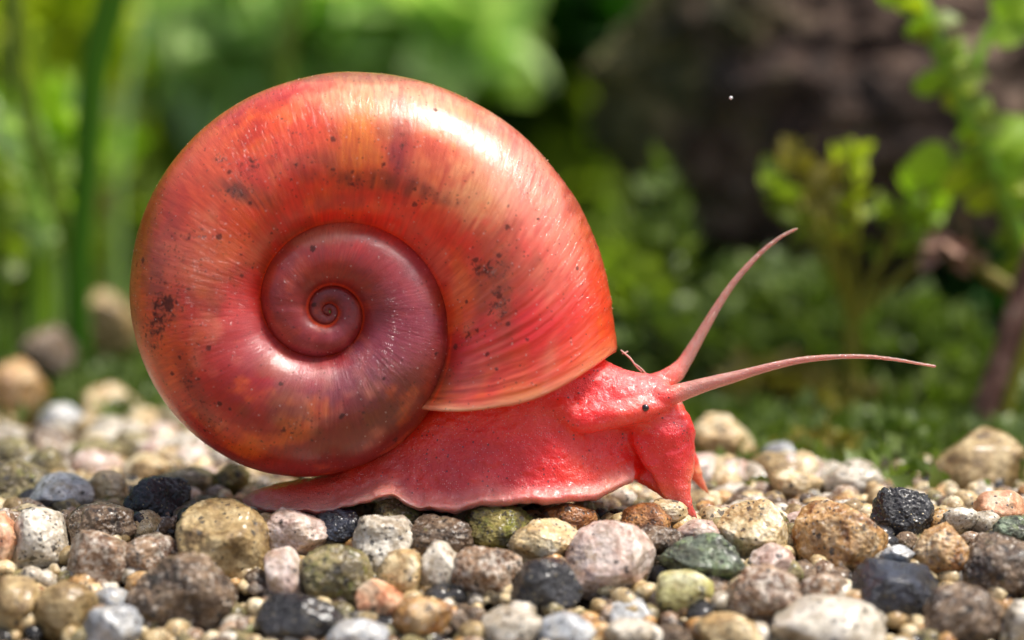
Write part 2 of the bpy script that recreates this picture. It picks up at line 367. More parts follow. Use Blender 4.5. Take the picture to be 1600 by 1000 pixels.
    N.setb(Normal=nb, Roughness=N.math('ADD', N.ramp(fine, [(0.3, 0.30), (0.7, 0.5)]), N.math('MULTIPLY', dirt, 0.4)), Subsurface_Weight=0.25, Subsurface_Radius=(1.0, 0.28, 0.14), Subsurface_Scale=0.28,
           Coat_Roughness=N.ramp(N.noise(obj, 9, 3), [(0.35, 0.05), (0.7, 0.14)]), Coat_IOR=1.62, Coat_Normal=nb2)
    N.b.inputs['Specular IOR Level'].default_value = 0.55
    tr = N.n('ShaderNodeBsdfTranslucent'); N.l(N.mix(1.0, N.mix(0.35, c, (0.9, 0.9, 0.9)), (1.0, 0.50, 0.30), 'MULTIPLY'), tr.inputs[0]); N.l(nb, tr.inputs['Normal'])
    mx = N.n('ShaderNodeMixShader', inp={0: 0.30}); N.l(N.b.outputs[0], mx.inputs[1]); N.l(tr.outputs[0], mx.inputs[2])
    N.l(mx.outputs[0], N.out.inputs[0])
    return N.m
snail = bpy.data.objects.new('snail', None); sc.collection.objects.link(snail)
tag(snail, 'red ramshorn snail with coiled translucent shell gliding right over wet gravel', 'snail')
SNP = W(700, 798, 0.0); snail.location = SNP
def to_local(me):
    me.transform(Matrix.Translation(-Vector(SNP)))
to_local(me)
shell = link('shell', me, shell_material(), snail)

# tiny bristles of periostracum and grains along the shell's edge
def bristles():
    idx = []
    vs, fs = [], []
    rr = np.random.RandomState(4)
    for k in range(110):
        t = rr.uniform(-260, 6); s = rr.normal(-0.05, 0.28)
        tt = t + float(g_shift(np.array(s)))*0
        r, d = shell_point(np.array(tt), np.array(s)); ph = math.radians(tt)
        px = CX + r*math.cos(ph); py = CY + r*math.sin(ph)
        p = W(px, py, float(d)); q = W(CX+(r+5)*math.cos(ph), CY+(r+5)*math.sin(ph), float(d)-0.0)
        n = (q-p); n /= np.linalg.norm(n)
        sz = rr.uniform(0.004, 0.012)
        a = np.cross(n, [0.3, 0.9, 0.2]); a /= np.linalg.norm(a); b = np.cross(n, a)
        o = len(vs)
        for q_ in range(5):
            an = q_*2*math.pi/5
            vs.append(p - n*0.01 + (a*math.cos(an)+b*math.sin(an))*sz)
        for q_ in range(5):
            an = q_*2*math.pi/5
            vs.append(p + n*sz*0.9 + (a*math.cos(an)+b*math.sin(an))*sz*0.6)
        vs.append(p + n*sz*1.5)
        for q_ in range(5):
            q2 = (q_+1) % 5
            fs.append((o+q_, o+q2, o+5+q2)); fs.append((o+q_, o+5+q2, o+5+q_)); fs.append((o+5+q_, o+5+q2, o+10))
    return mesh_np('shell_grain', np.array(vs), np.array(fs))
N = NT('pale_grain'); N.setb(Base_Color=(0.42, 0.26, 0.16, 1), Roughness=0.4, Subsurface_Weight=0.3, Subsurface_Scale=0.05)
gm = bristles(); to_local(gm)
o = link('shell_grain', gm, N.m, shell); o['kind'] = 'stuff'

# ================================================================== BODY
def catmull(P, n):
    P = np.array(P, float); P = np.vstack([2*P[0]-P[1], P, 2*P[-1]-P[-2]])
    out = []
    m = len(P)-3
    for t in np.linspace(0, m-1e-6, n):
        i = int(t); f = t-i; a, b, c, d = P[i:i+4]
        out.append(0.5*((2*b)+(-a+c)*f+(2*a-5*b+4*c-d)*f*f+(-a+3*b-3*c+d)*f**3))
    return np.array(out)
class Soup:
    def __init__(s): s.v = []; s.f = []; s.n = 0
    def add(s, v, f):
        s.v.append(np.asarray(v, float)); s.f += [tuple(int(i)+s.n for i in q) for q in f]; s.n += len(v)
    def rings(s, rings):
        n = len(rings[0]); V = np.concatenate(rings, 0); f = []
        for i in range(len(rings)-1):
            for j in range(n):
                k = (j+1) % n
                f.append((i*n+j, i*n+k, (i+1)*n+k, (i+1)*n+j))
        V = np.vstack([V, rings[0].mean(0), rings[-1].mean(0)])
        a = len(V)-2; b = len(V)-1; m = (len(rings)-1)*n
        for j in range(n):
            k = (j+1) % n
            f.append((k, j, a)); f.append((m+j, m+k, b))
        s.add(V, f)
    def tube(s, pts, n=40, sides=18, flat=None):
        """pts: (px,py,d,r_world[,rd]) ; round or flattened toward the viewer"""
        q = catmull([list(p)+([p[3]] if len(p) == 4 else []) for p in pts], n)
        C = W(q[:, 0], q[:, 1], q[:, 2]); r = np.maximum(q[:, 3], 0.004); rd = np.maximum(q[:, 4], 0.004)
        tn = np.gradient(C, axis=0); tn /= np.linalg.norm(tn, axis=1)[:, None]
        rings = []
        for i in range(n):
            a = np.cross(tn[i], FW); a /= np.linalg.norm(a); b = np.cross(tn[i], a)
            an = np.arange(sides)*2*np.pi/sides
            rings.append(C[i] + np.cos(an)[:, None]*a*r[i] + np.sin(an)[:, None]*b*rd[i])
        s.rings(rings)
    def ell(s, px, py, d, rx, ry, rd, rot=0, n=22):
        C = W(px, py, d); rings = []
        cr, sr = math.cos(R_(rot)), math.sin(R_(rot))
        ax = RT*cr + UP*sr; ay = -RT*sr + UP*cr
        for i in range(1, n):
            t = math.pi*i/n; an = np.arange(28)*2*np.pi/28
            rings.append(C + ax*(-math.cos(t)*rx) + math.sin(t)*(np.cos(an)[:, None]*ay*ry + np.sin(an)[:, None]*FW*rd))
        s.rings(rings)
B = Soup()
# foot and column: px, top, bottom, half width at the sole, half width higher up
st = [(376, 779, 783, .05, .03), (386, 772, 791, .20, .08), (400, 764, 797, .34, .14), (440, 753, 801, .52, .24), (500, 744, 802, .64, .32), (540, 724, 796, .70, .38), (575, 706, 782, .74, .42), (605, 686, 777, .78, .48), (625, 664, 784, .80, .52),
      (650, 640, 797, .86, .62), (700, 600, 801, .92, .74), (760, 560, 792, .94, .80), (830, 545, 787, .93, .82), (890, 545, 786, .90, .78), (930, 560, 779, .78, .56), (960, 575, 768, .62, .40), (985, 600, 753, .44, .28), (1005, 640, 735, .22, .18)]
q = catmull(st, 150)
rings = []
for (px, top, bot, wb, wt) in q:
    wb = wb*np.interp(px, [376, 450, 700, 900, 985], [1, 1.3, 1.22, 1.15, 1])
    t = np.linspace(0, 1, 26)
    bot = bot + 2.2*math.sin(px*.09)+1.6*math.sin(px*.23+1)
    py = bot + (top-bot)*t
    flange = np.exp(-(t*(bot-top)/100/0.13)**2)*0.24*min(1, wb/0.5)
    prof = wt + (wb-wt-0.10)*np.clip(1-t*np.interp(px, [590, 720], [1.0, 1.7]), 0, 1)**1.15 + flange
    cap = np.sqrt(np.clip(1-np.clip((t-0.62)/0.38, 0, 1)**2, 0, 1))
    lowcut = np.clip(t*(bot-top)/100/0.03, 0.8, 1)
    dd = prof*cap
    fr = np.stack([np.full(26, px), py, -dd*lowcut - 0.0], 1)
    # sole keeps level as it runs back under the snail
    bk = np.stack([np.full(26, px), py - 14*dd*lowcut, dd*lowcut*0.9], 1)[::-1]
    sole = np.array([[px, bot-3, 0.0]])
    L = np.vstack([fr, bk[1:], sole])
    rings.append(W(L[:, 0], L[:, 1], L[:, 2]))
B.rings(rings)
# neck and head
B.tube([(800, 570, -.1, .75, .75), (870, 590, -.15, .62, .68), (940, 615, -.18, .50, .58), (1000, 628, -.18, .40, .48), (1040, 640, -.15, .30, .38), (1062, 655, -.1, .16, .2)], 50, 26)
B.ell(965, 625, -.25, .85, .46, .55, -8)
B.ell(1012, 618, -.20, .45, .33, .48, -12)
B.tube([(930, 640, .2, .75, .5), (985, 680, .22, .48, .40), (1030, 705, .1, .42, .36), (1052, 735, .05, .22, .2)], 30, 22)
# red throat behind the fold
B.ell(950, 690, .22, .62, .44, .48, -30)
B.ell(1000, 715, .2, .34, .28, .34, -45)
# cheek fold overhanging the throat
B.tube([(845, 622, -.62, .12, .12), (880, 640, -.74, .19, .16), (905, 652, -.78, .235, .17), (932, 654, -.80, .225, .18), (965, 648, -.78, .20, .2), (1000, 642, -.68, .20, .2), (1040, 630, -.5, .16, .18)], 44, 18)
B.ell(925, 640, -.62, .42, .32, .25, -5)
# snout dome and veil
B.ell(1038, 678, -.14, .50, .48, .52, -70)
B.ell(1022, 655, -.2, .50, .40, .46, -30)
B.tube([(1030, 660, -.18, .50, .42), (1044, 700, -.24, .43, .36), (1052, 735, -.30, .335, .25), (1058, 765, -.36, .22, .14), (1071, 790, -.42, .13, .07), (1084, 804, -.45, .065, .04), (1093, 813, -.46, .02, .02)], 46, 22)
B.tube([(990, 660, -.05, .2, .2), (1000, 682, -.28, .19, .19), (1012, 706, -.38, .17, .16), (1030, 742, -.42, .12, .09), (1043, 775, -.42, .09, .05), (1064, 797, -.44, .06, .04), (1088, 811, -.46, .02, .02)], 40, 16)
B.tube([(985, 725, .0, .20, .2), (1012, 748, -.1, .14, .13), (1035, 772, -.25, .08, .07), (1052, 792, -.3, .04, .04)], 30, 16)
# far lobe of the veil
B.tube([(1050, 690, .45, .3, .2), (1078, 725, .5, .17, .10), (1092, 750, .52, .09, .05), (1103, 765, .52, .05, .03), (1112, 777, .52, .018, .018)], 30, 14)
# tentacles
B.tube([(985, 640, -.52, .20, .18), (1012, 634, -.56, .20, .18), (1040, 621, -.58, .165, .16), (1070, 611, -.6, .138), (1105, 600, -.62, .112), (1150, 588, -.65, .090), (1200, 574, -.7, .070), (1250, 563, -.73, .058), (1300, 558, -.76, .048), (1350, 557, -.78, .042), (1400, 562, -.8, .036), (1435, 568, -.8, .032), (1461, 572.5, -.8, .030)], 120, 16)
B.ell(1460, 572, -.8, .036, .036, .036)
B.tube([(1000, 612, .1, .22, .2), (1030, 600, .18, .18, .16), (1052, 586, .22, .15, .14), (1068, 568, .25, .118), (1085, 540, .28, .098), (1110, 497, .3, .080), (1140, 450, .32, .064), (1170, 414, .34, .052), (1200, 385, .36, .042), (1225, 367, .36, .035), (1246, 357, .36, .030)], 110, 16)
B.ell(1245, 357.5, .36, .034, .034, .034)
bm_ = bpy.data.meshes.new('tmp'); bm_.from_pydata(np.concatenate(B.v).tolist(), [], B.f); bm_.update()
import bmesh
b_ = bmesh.new(); b_.from_mesh(bm_); bmesh.ops.recalc_face_normals(b_, faces=b_.faces); b_.to_mesh(bm_); b_.free()
tmp = bpy.data.objects.new('tmp', bm_); sc.collection.objects.link(tmp)
md = tmp.modifiers.new('r', 'REMESH'); md.mode = 'VOXEL'; md.voxel_size = 0.0215; md.adaptivity = 0
dg = bpy.context.evaluated_depsgraph_get()
body_me = bpy.data.meshes.new_from_object(tmp.evaluated_get(dg))
bpy.data.objects.remove(tmp); body_me.name = 'body'
nv = len(body_me.vertices)
V = np.empty(nv*3, np.float32); body_me.vertices.foreach_get('co', V); V = V.reshape(-1, 3).astype(float)
E = np.empty(len(body_me.edges)*2, np.int32); body_me.edges.foreach_get('vertices', E); E = E.reshape(-1, 2)
deg = np.bincount(E.ravel(), minlength=nv).astype(float)
px, py = to_px(V)
tent = np.clip((px-1035)/50, 0, 1)*((py < 640) | (px > 1120))
edge = np.exp(-((py-800)/14)**2)
def smooth(Vx, it, wt):
    for _ in range(it):
        acc = np.stack([np.bincount(E[:, 0], Vx[E[:, 1], k], nv)+np.bincount(E[:, 1], Vx[E[:, 0], k], nv) for k in range(3)], 1)/np.maximum(deg, 1)[:, None]
        Vx = Vx + (acc-Vx)*wt[:, None]
    return Vx
V = smooth(V, 22, (1-tent*0.9)*(1-edge*0.3)*0.55)
V = smooth(V, 4, np.full(nv, 0.4))
body_me.vertices.foreach_set('co', V.astype(np.float32).ravel()); body_me.update()
Nn = np.empty(nv*3, np.float32); body_me.vertices.foreach_get('normal', Nn); Nn = Nn.reshape(-1, 3)
px, py = to_px(V)
wr = fbm(V*np.array([1.3, 1.3, 2.2])*1.0, 21, 3)*0.035 + fbm(V*np.array([3.2, 3.2, 5.5]), 22, 3)*0.020 + fbm(V*13, 25, 2)*0.008
gm_ = 0
for (x, y, sx, sy, a) in [(450, 785, 60, 16, .9), (560, 762, 60, 22, 1), (640, 755, 60, 20, 1), (780, 775, 90, 14, .7), (760, 740, 80, 30, .4), (908, 662, 45, 14, 1), (915, 620, 20, 20, .8), (985, 595, 50, 22, .9), (1060, 690, 40, 60, .8), (900, 745, 60, 30, .5), (1060, 790, 30, 20, .6)]:
    gm_ = gm_ + a*np.exp(-((px-x)/sx)**2-((py-y)/sy)**2)
wr = wr + np.clip(gm_, 0, 1)*(fbm(V*np.array([7, 7, 11]), 44, 3, .6, True)*0.013)
V = V + Nn*(wr*(1-0.85*tent))[:, None]
body_me.vertices.foreach_set('co', V.astype(np.float32).ravel()); body_me.update()
body_me.polygons.foreach_set('use_smooth', np.ones(len(body_me.polygons), bool))
bp = [(385, 785, (214, 120, 110), 18), (430, 770, (196, 78, 48), 22), (430, 795, (200, 120, 70), 12), (500, 760, (190, 62, 44)), (500, 795, (206, 120, 100), 10), (560, 745, (190, 60, 46)), (600, 745, (196, 90, 84)), (600, 772, (190, 120, 100), 12), (660, 740, (196, 66, 60)), (680, 790, (214, 110, 100), 12), (720, 720, (196, 48, 50)), (720, 670, (214, 62, 42)), (690, 660, (220, 92, 60)), (800, 640, (232, 76, 50)), (760, 770, (206, 110, 106), 14), (800, 720, (206, 44, 52)), (860, 700, (224, 44, 36)), (870, 640, (234, 80, 56)), (860, 770, (214, 76, 76), 18), (920, 740, (222, 92, 58)), (960, 755, (232, 142, 84), 16), (900, 610, (228, 50, 34)), (940, 570, (232, 78, 46)), (985, 575, (226, 124, 124), 20), (960, 600, (222, 80, 92)), (930, 640, (220, 48, 60)), (960, 660, (234, 104, 84), 16), (1010, 600, (212, 112, 120)), (1020, 640, (232, 100, 88)), (990, 650, (236, 112, 88), 18), (950, 700, (232, 22, 10), 30), (1000, 715, (236, 34, 12)), (975, 730, (236, 60, 20), 18), (1040, 690, (216, 36, 46)), (1070, 690, (200, 54, 70)), (1050, 735, (222, 74, 76)), (1060, 780, (228, 120, 112), 16), (1085, 805, (230, 100, 110), 10), (1030, 770, (238, 120, 60), 14), (1105, 765, (232, 150, 130), 14), (1090, 740, (226, 180, 140), 12),
      (1070, 600, (216, 130, 112), 20), (1150, 580, (206, 126, 112)), (1250, 560, (196, 122, 114)), (1350, 560, (178, 110, 100)), (1450, 572, (190, 136, 120)), (1060, 570, (212, 120, 116), 18), (1110, 500, (196, 128, 118)), (1180, 410, (186, 108, 102)), (1240, 360, (200, 150, 140), 14)]
bc = rbf(px, py, bp, 26)
bc = bc*(1+0.22*fbm(V*2.2, 40, 4)[:, None]*np.array([.5, 1.4, 1.2]))
tl_ = np.clip((640-px)/120, 0, 1)[:, None]; bc = bc*(1-.35*tl_) + srgb(216, 128, 112)*.35*tl_
attr_col(body_me, 'Col', np.clip(bc**1.3*np.array([1.46, 1.22, 1.0]), 0.003, 0.95))
attr_f(body_me, 'tent', np.clip((px-1045)/30, 0, 1)*((py < 632)))
# pale, glassy rim of the sole
botl = np.interp(px, [s_[0] for s_ in st], [s_[2] for s_ in st])
thin_ = np.clip(1-(botl-py)/11, 0, 1)*(px < 985) + np.clip((py-762)/40, 0, 1)*(px > 1020) + np.clip((px-1088)/10, 0, 1)*(py > 700) + np.clip((410-px)/25, 0, 1)
attr_f(body_me, 'thin', np.clip(thin_, 0, 1))
attr_f(body_me, 'sole', np.clip(1-(botl-py)/36, 0, 1)*(px < 990))
def body_material():
    N = NT('snail_skin'); A = N.attr('Col').outputs['Color']; tn = N.attr('tent').outputs['Fac']; so = N.attr('sole').outputs['Fac']
    obj = N.n('ShaderNodeTexCoord').outputs['Object']
    n1 = N.noise(obj, 5, 4, 0.6); n2 = N.noise(obj, 30, 3, 0.7)
    c = N.mix(N.ramp(n1, [(0.35, 0.0), (0.68, 1.0)]), N.mix(1.0, A, (0.95, 0.70, 0.72), 'MULTIPLY'), N.mix(1.0, A, (1.08, 1.35, 1.3), 'MULTIPLY'))
    v = N.n('ShaderNodeTexVoronoi', feature='F1', inp={'Scale': 13.0, 'Randomness': 1.0}); N.l(obj, v.inputs['Vector'])
    vr = N.n('ShaderNodeSeparateColor'); N.l(v.outputs['Color'], vr.inputs[0])
    spot = N.math('MULTIPLY', N.math('LESS_THAN', vr.outputs[0], 0.42), N.math('LESS_THAN', N.math('ADD', v.outputs['Distance'], N.math('MULTIPLY', n2, 0.35)), 0.38))
    pat = N.ramp(N.noise(obj, 1.7, 2), [(0.42, 0.15), (0.58, 1.0)])
    c = N.mix(N.math('MULTIPLY', N.math('MULTIPLY', spot, pat), N.math('SUBTRACT', 0.95, N.math('MULTIPLY', tn, 0.95))), c, (0.13, 0.010, 0.012))
    v2 = N.n('ShaderNodeTexVoronoi', feature='F1', inp={'Scale': 21.0, 'Randomness': 1.0}); N.l(obj, v2.inputs['Vector'])
    tp = N.math('MULTIPLY', N.math('LESS_THAN', N.math('ADD', v2.outputs['Distance'], N.math('MULTIPLY', n2, 0.3)), 0.5), tn)
    c = N.mix(N.math('MULTIPLY', tp, 0.35), c, (0.58, 0.08, 0.055))
    c = N.mix(N.math('MULTIPLY', tn, 0.72), c, (0.64, 0.43, 0.37))
    c = N.mix(N.math('MULTIPLY', so, 0.75), c, (0.74, 0.42, 0.36))
    # small pale papillae
    v3 = N.n('ShaderNodeTexVoronoi', feature='F1', inp={'Scale': 34.0, 'Randomness': 1.0}); N.l(obj, v3.inputs['Vector'])
    pap = N.ramp(v3.outputs['Distance'], [(0.0, 1.0), (0.55, 0.0)])
    vr3 = N.n('ShaderNodeSeparateColor'); N.l(v3.outputs['Color'], vr3.inputs[0])
    c = N.mix(N.math('MULTIPLY', N.math('MULTIPLY', N.math('LESS_THAN', vr3.outputs[0], 0.30), N.math('LESS_THAN', v3.outputs['Distance'], 0.24)), 0.55), c, (0.85, 0.55, 0.50))
    h = N.math('ADD', N.math('MULTIPLY', pap, 0.35), N.math('MULTIPLY', n2, 0.25)); h = N.math('ADD', h, N.math('MULTIPLY', n1, 1.6))
    nb = N.bump(h, 0.7, 0.03)
    N.setb(Base_Color=c, Normal=nb, Roughness=0.34, Subsurface_Weight=0.85, Subsurface_Radius=(1.0, 0.30, 0.18), Subsurface_Scale=0.2, Coat_Weight=0.9, Coat_IOR=1.5, Coat_Roughness=0.08, Coat_Normal=N.bump(N.math('ADD', N.math('MULTIPLY', N.noise(obj, 17, 2, 0.5, 1.0), 0.55), N.noise(obj, 7, 2, .5, .5)), 1.0, 0.055))
    th = N.math('MAXIMUM', N.math('MULTIPLY', tn, 0.38), N.math('MULTIPLY', N.attr('thin').outputs['Fac'], 0.38))
    tb = N.n('ShaderNodeBsdfTransparent', inp={0: (1.0, 0.80, 0.74, 1)}); mx = N.n('ShaderNodeMixShader')
    N.l(th, mx.inputs[0]); N.l(N.b.outputs[0], mx.inputs[1]); N.l(tb.outputs[0], mx.inputs[2]); N.l(mx.outputs[0], N.out.inputs[0])
    return N.m
to_local(body_me); body_me.materials.clear()
body = link('body', body_me, body_material(), snail)
# eye
def uvsphere(name, c, r, n=16):
    S_ = Soup(); C = np.array(c); rings = []
    for i in range(1, n):
        t = math.pi*i/n; an = np.arange(20)*2*np.pi/20
        rings.append(C + np.stack([np.sin(t)*np.cos(an)*r, np.sin(t)*np.sin(an)*r, np.full(20, math.cos(t)*r)], 1))
    S_.rings(rings)
    m = bpy.data.meshes.new(name); m.from_pydata(np.concatenate(S_.v).tolist(), [], S_.f); m.update()
    m.polygons.foreach_set('use_smooth', np.ones(len(m.polygons), bool)); return m
N = NT('eye_black'); N.setb(Base_Color=(0.012, 0.006, 0.006, 1), Roughness=0.12, Coat_Weight=1.0)
_q = np.hypot(px-1010, py-637); _c = np.where(_q < 2.5)[0]; _c = _c if len(_c) else np.array([_q.argmin()])
_e = V[_c[np.argmin((V[_c]-CP) @ FW)]]
em = uvsphere('eye', _e + FW*0.012, 0.060); to_local(em); link('eye', em, N.m, snail)

# fibre on the neck
fb = Soup()
fb.tube([(1003, 581, -.1, .012), (994, 572, -.12, .012), (985, 560, -.14, .014), (976, 552, -.16, .013), (970, 547, -.17, .010)], 24, 8)
fb.tube([(1009, 583, -.1, .008), (1000, 574, -.12, .009), (991, 568, -.13, .010)], 12, 8)
fb.tube([(976, 552, -.16, .010), (981, 549, -.15, .009), (972, 553, -.15, .008)], 10, 8)
m = bpy.data.meshes.new('fibre'); m.from_pydata(np.concatenate(fb.v).tolist(), [], fb.f); m.update()
N = NT('pale_fibre'); N.setb(Base_Color=(0.6, 0.42, 0.34, 1), Roughness=0.5)
tag(link('fibre', m, N.m), "fine pale kinked fibre caught on the snail's neck beside the shell", 'fibre')
m = uvsphere('speck', W(1142, 153, 0.2), 0.027, 8)
N = NT('white_speck'); N.setb(Base_Color=(0.85, 0.85, 0.82, 1), Roughness=0.4)
tag(link('speck', m, N.m), 'tiny white speck drifting in front of the dark rock', 'particle')

# ================================================================== STONES
_ico = {}
def ico(sub):
    if sub not in _ico:
        b = bmesh.new(); bmesh.ops.create_icosphere(b, subdivisions=sub, radius=1.0)
        _ico[sub] = (np.array([v.co[:] for v in b.verts]), np.array([[v.index for v in f.verts] for f in b.faces])); b.free()
    return _ico[sub]
def stone_mesh(name, seed, rx, ry, rz, sub=5, rough=0.5, facets=12, lump=0.2):
    v, f = ico(sub); v = v.copy(); rr = np.random.RandomState(seed)
    p = v*(1 + lump*fbm(v*1.1 + rr.uniform(0, 50, 3), seed, 2)[:, None])
    for k in range(facets):
        n = rr.normal(size=3); n /= np.linalg.norm(n); dcut = rr.uniform(0.66, 0.92)
        h = p @ n - dcut
        p = p - np.where(h > 0, h*0.78, 0)[:, None]*n
    # even out
    p = p/np.abs(p).max(0)
    off = rr.uniform(0, 90, 3)
    n1 = fbm(p*2.6+off, seed+3, 4, 0.55); n2 = fbm(p*9+off, seed+7, 3, 0.6, True)
    p = p*(1 + (0.35+0.65*rough)*(0.10*n1) + rough*0.036*n2)[:, None]
    return mesh_np(name, p*np.array([rx, ry, rz]), f)

def stone_mat(name, cols, patch=(), dark=0.0, darkc=(0.03, 0.025, 0.02), pale=0.0, alg=0.0, algc=(0.20, 0.22, 0.02), rough=0.35, sss=0.0, bump=0.5, coat=0.35, spark=0.0):
    N = NT(name); tc = N.n('ShaderNodeTexCoord').outputs['Object']; oi = N.n('ShaderNodeObjectInfo')
    va = N.n('ShaderNodeVectorMath', operation='MULTIPLY_ADD'); va.inputs[1].default_value = (1, 1, 1); N.l(tc, va.inputs[0])
    cmb = N.n('ShaderNodeCombineXYZ'); r10 = N.math('MULTIPLY', oi.outputs['Random'], 37.0)
    for k in range(3): N.l(r10, cmb.inputs[k])
    N.l(cmb.outputs[0], va.inputs[2]); P = va.outputs[0]
    a = N.noise(P, 2.4, 6, 0.62, 0.4)
    pts = [(0.36 + 0.28*i/(len(cols)-1), c) for i, c in enumerate(cols)]
    c = N.ramp(a, pts)
    f = N.noise(P, 16, 4, 0.7)
    c = N.mix(N.ramp(f, [(0.35, 0.0), (0.7, 0.75)]), N.mix(1.0, c, (0.80, 0.77, 0.72), 'MULTIPLY'), N.mix(1.0, c, (1.2, 1.18, 1.12), 'MULTIPLY'))
    if pale > 0:
        g = N.noise(P, 9, 5, 0.75)
        c = N.mix(N.ramp(g, [(0.62-pale*0.2, 0.0), (0.70-pale*0.15, 0.9)]), c, (0.72, 0.64, 0.54))
    if alg > 0:
        g = N.noise(P, 3.3, 6, 0.75)
        c = N.mix(N.ramp(g, [(0.66-alg*0.25, 0.0), (0.74-alg*0.2, 0.9)]), c, algc)
    gr = N.noise(P, 3.6, 7, 0.8)
    c = N.mix(N.ramp(gr, [(0.47, 0.0), (0.62, 0.8)]), c, N.mix(1.0, c, (0.42, 0.33, 0.20), 'MULTIPLY'))
    v0 = N.n('ShaderNodeTexVoronoi', feature='F1', inp={'Scale': 6.5, 'Randomness': 1.0}); N.l(P, v0.inputs['Vector'])
    vq = N.n('ShaderNodeSeparateColor'); N.l(v0.outputs['Color'], vq.inputs[0])
    sp0 = N.math('MULTIPLY', N.math('LESS_THAN', vq.outputs[0], 0.10+dark*0.8), N.math('LESS_THAN', N.math('ADD', v0.outputs['Distance'], N.math('MULTIPLY', N.noise(P, 24, 3, .7), 0.75)), N.math('MULTIPLY_ADD', vq.outputs[1], .24, .50)))
    c = N.mix(N.math('MULTIPLY', sp0, 0.85), c, darkc)
    spot = None
    if dark > 0:
        v = N.n('ShaderNodeTexVoronoi', feature='F1', inp={'Scale': 13.0, 'Randomness': 1.0}); N.l(P, v.inputs['Vector'])
        vr = N.n('ShaderNodeSeparateColor'); N.l(v.outputs['Color'], vr.inputs[0])
        spot = N.math('MULTIPLY', N.math('LESS_THAN', vr.outputs[0], dark), N.math('LESS_THAN', N.math('ADD', v.outputs['Distance'], N.math('MULTIPLY', N.noise(P, 40, 2), 0.45)), 0.5))
        c = N.mix(N.math('MULTIPLY', spot, 0.9), c, darkc)
    if spark > 0:
        v = N.n('ShaderNodeTexVoronoi', feature='F1', inp={'Scale': 19.0, 'Randomness': 1.0}); N.l(P, v.inputs['Vector'])
        vr = N.n('ShaderNodeSeparateColor'); N.l(v.outputs['Color'], vr.inputs[0])
        sp = N.math('MULTIPLY', N.math('LESS_THAN', vr.outputs[1], spark), N.math('LESS_THAN', v.outputs['Distance'], 0.22))
        c = N.mix(sp, c, (0.62, 0.50, 0.26))
    v9 = N.n('ShaderNodeTexVoronoi', feature='F1', inp={'Scale': 9.5, 'Randomness': 1.0}); N.l(P, v9.inputs['Vector'])
    c = N.mix(0.45, c, N.mix(1.0, c, N.ramp(N.noise(v9.outputs['Position'], 50.0, 0), [(0.35, (0.45, 0.42, 0.36)), (0.6, (1.0, 1.0, 1.0))]), 'MULTIPLY'))
    N.setb(Base_Color=c)
    h = N.math('ADD', N.math('MULTIPLY', N.noise(P, 7, 6, 0.65), 1.0), N.math('MULTIPLY', f, 0.6))
    h = N.math('ADD', h, N.math('MULTIPLY', v9.outputs['Distance'], 0.4))
    nb = N.bump(h, bump, 0.09)
    N.setb(Normal=nb, Roughness=N.ramp(a, [(0.3, rough*0.7), (0.7, min(1, rough*1.4))]), Coat_Weight=coat, Coat_Roughness=0.18, Subsurface_Weight=sss, Subsurface_Radius=(1, .8, .55), Subsurface_Scale=0.12)
    return N.m
c_ = lambda r, g, b: tuple(srgb(r, g, b))
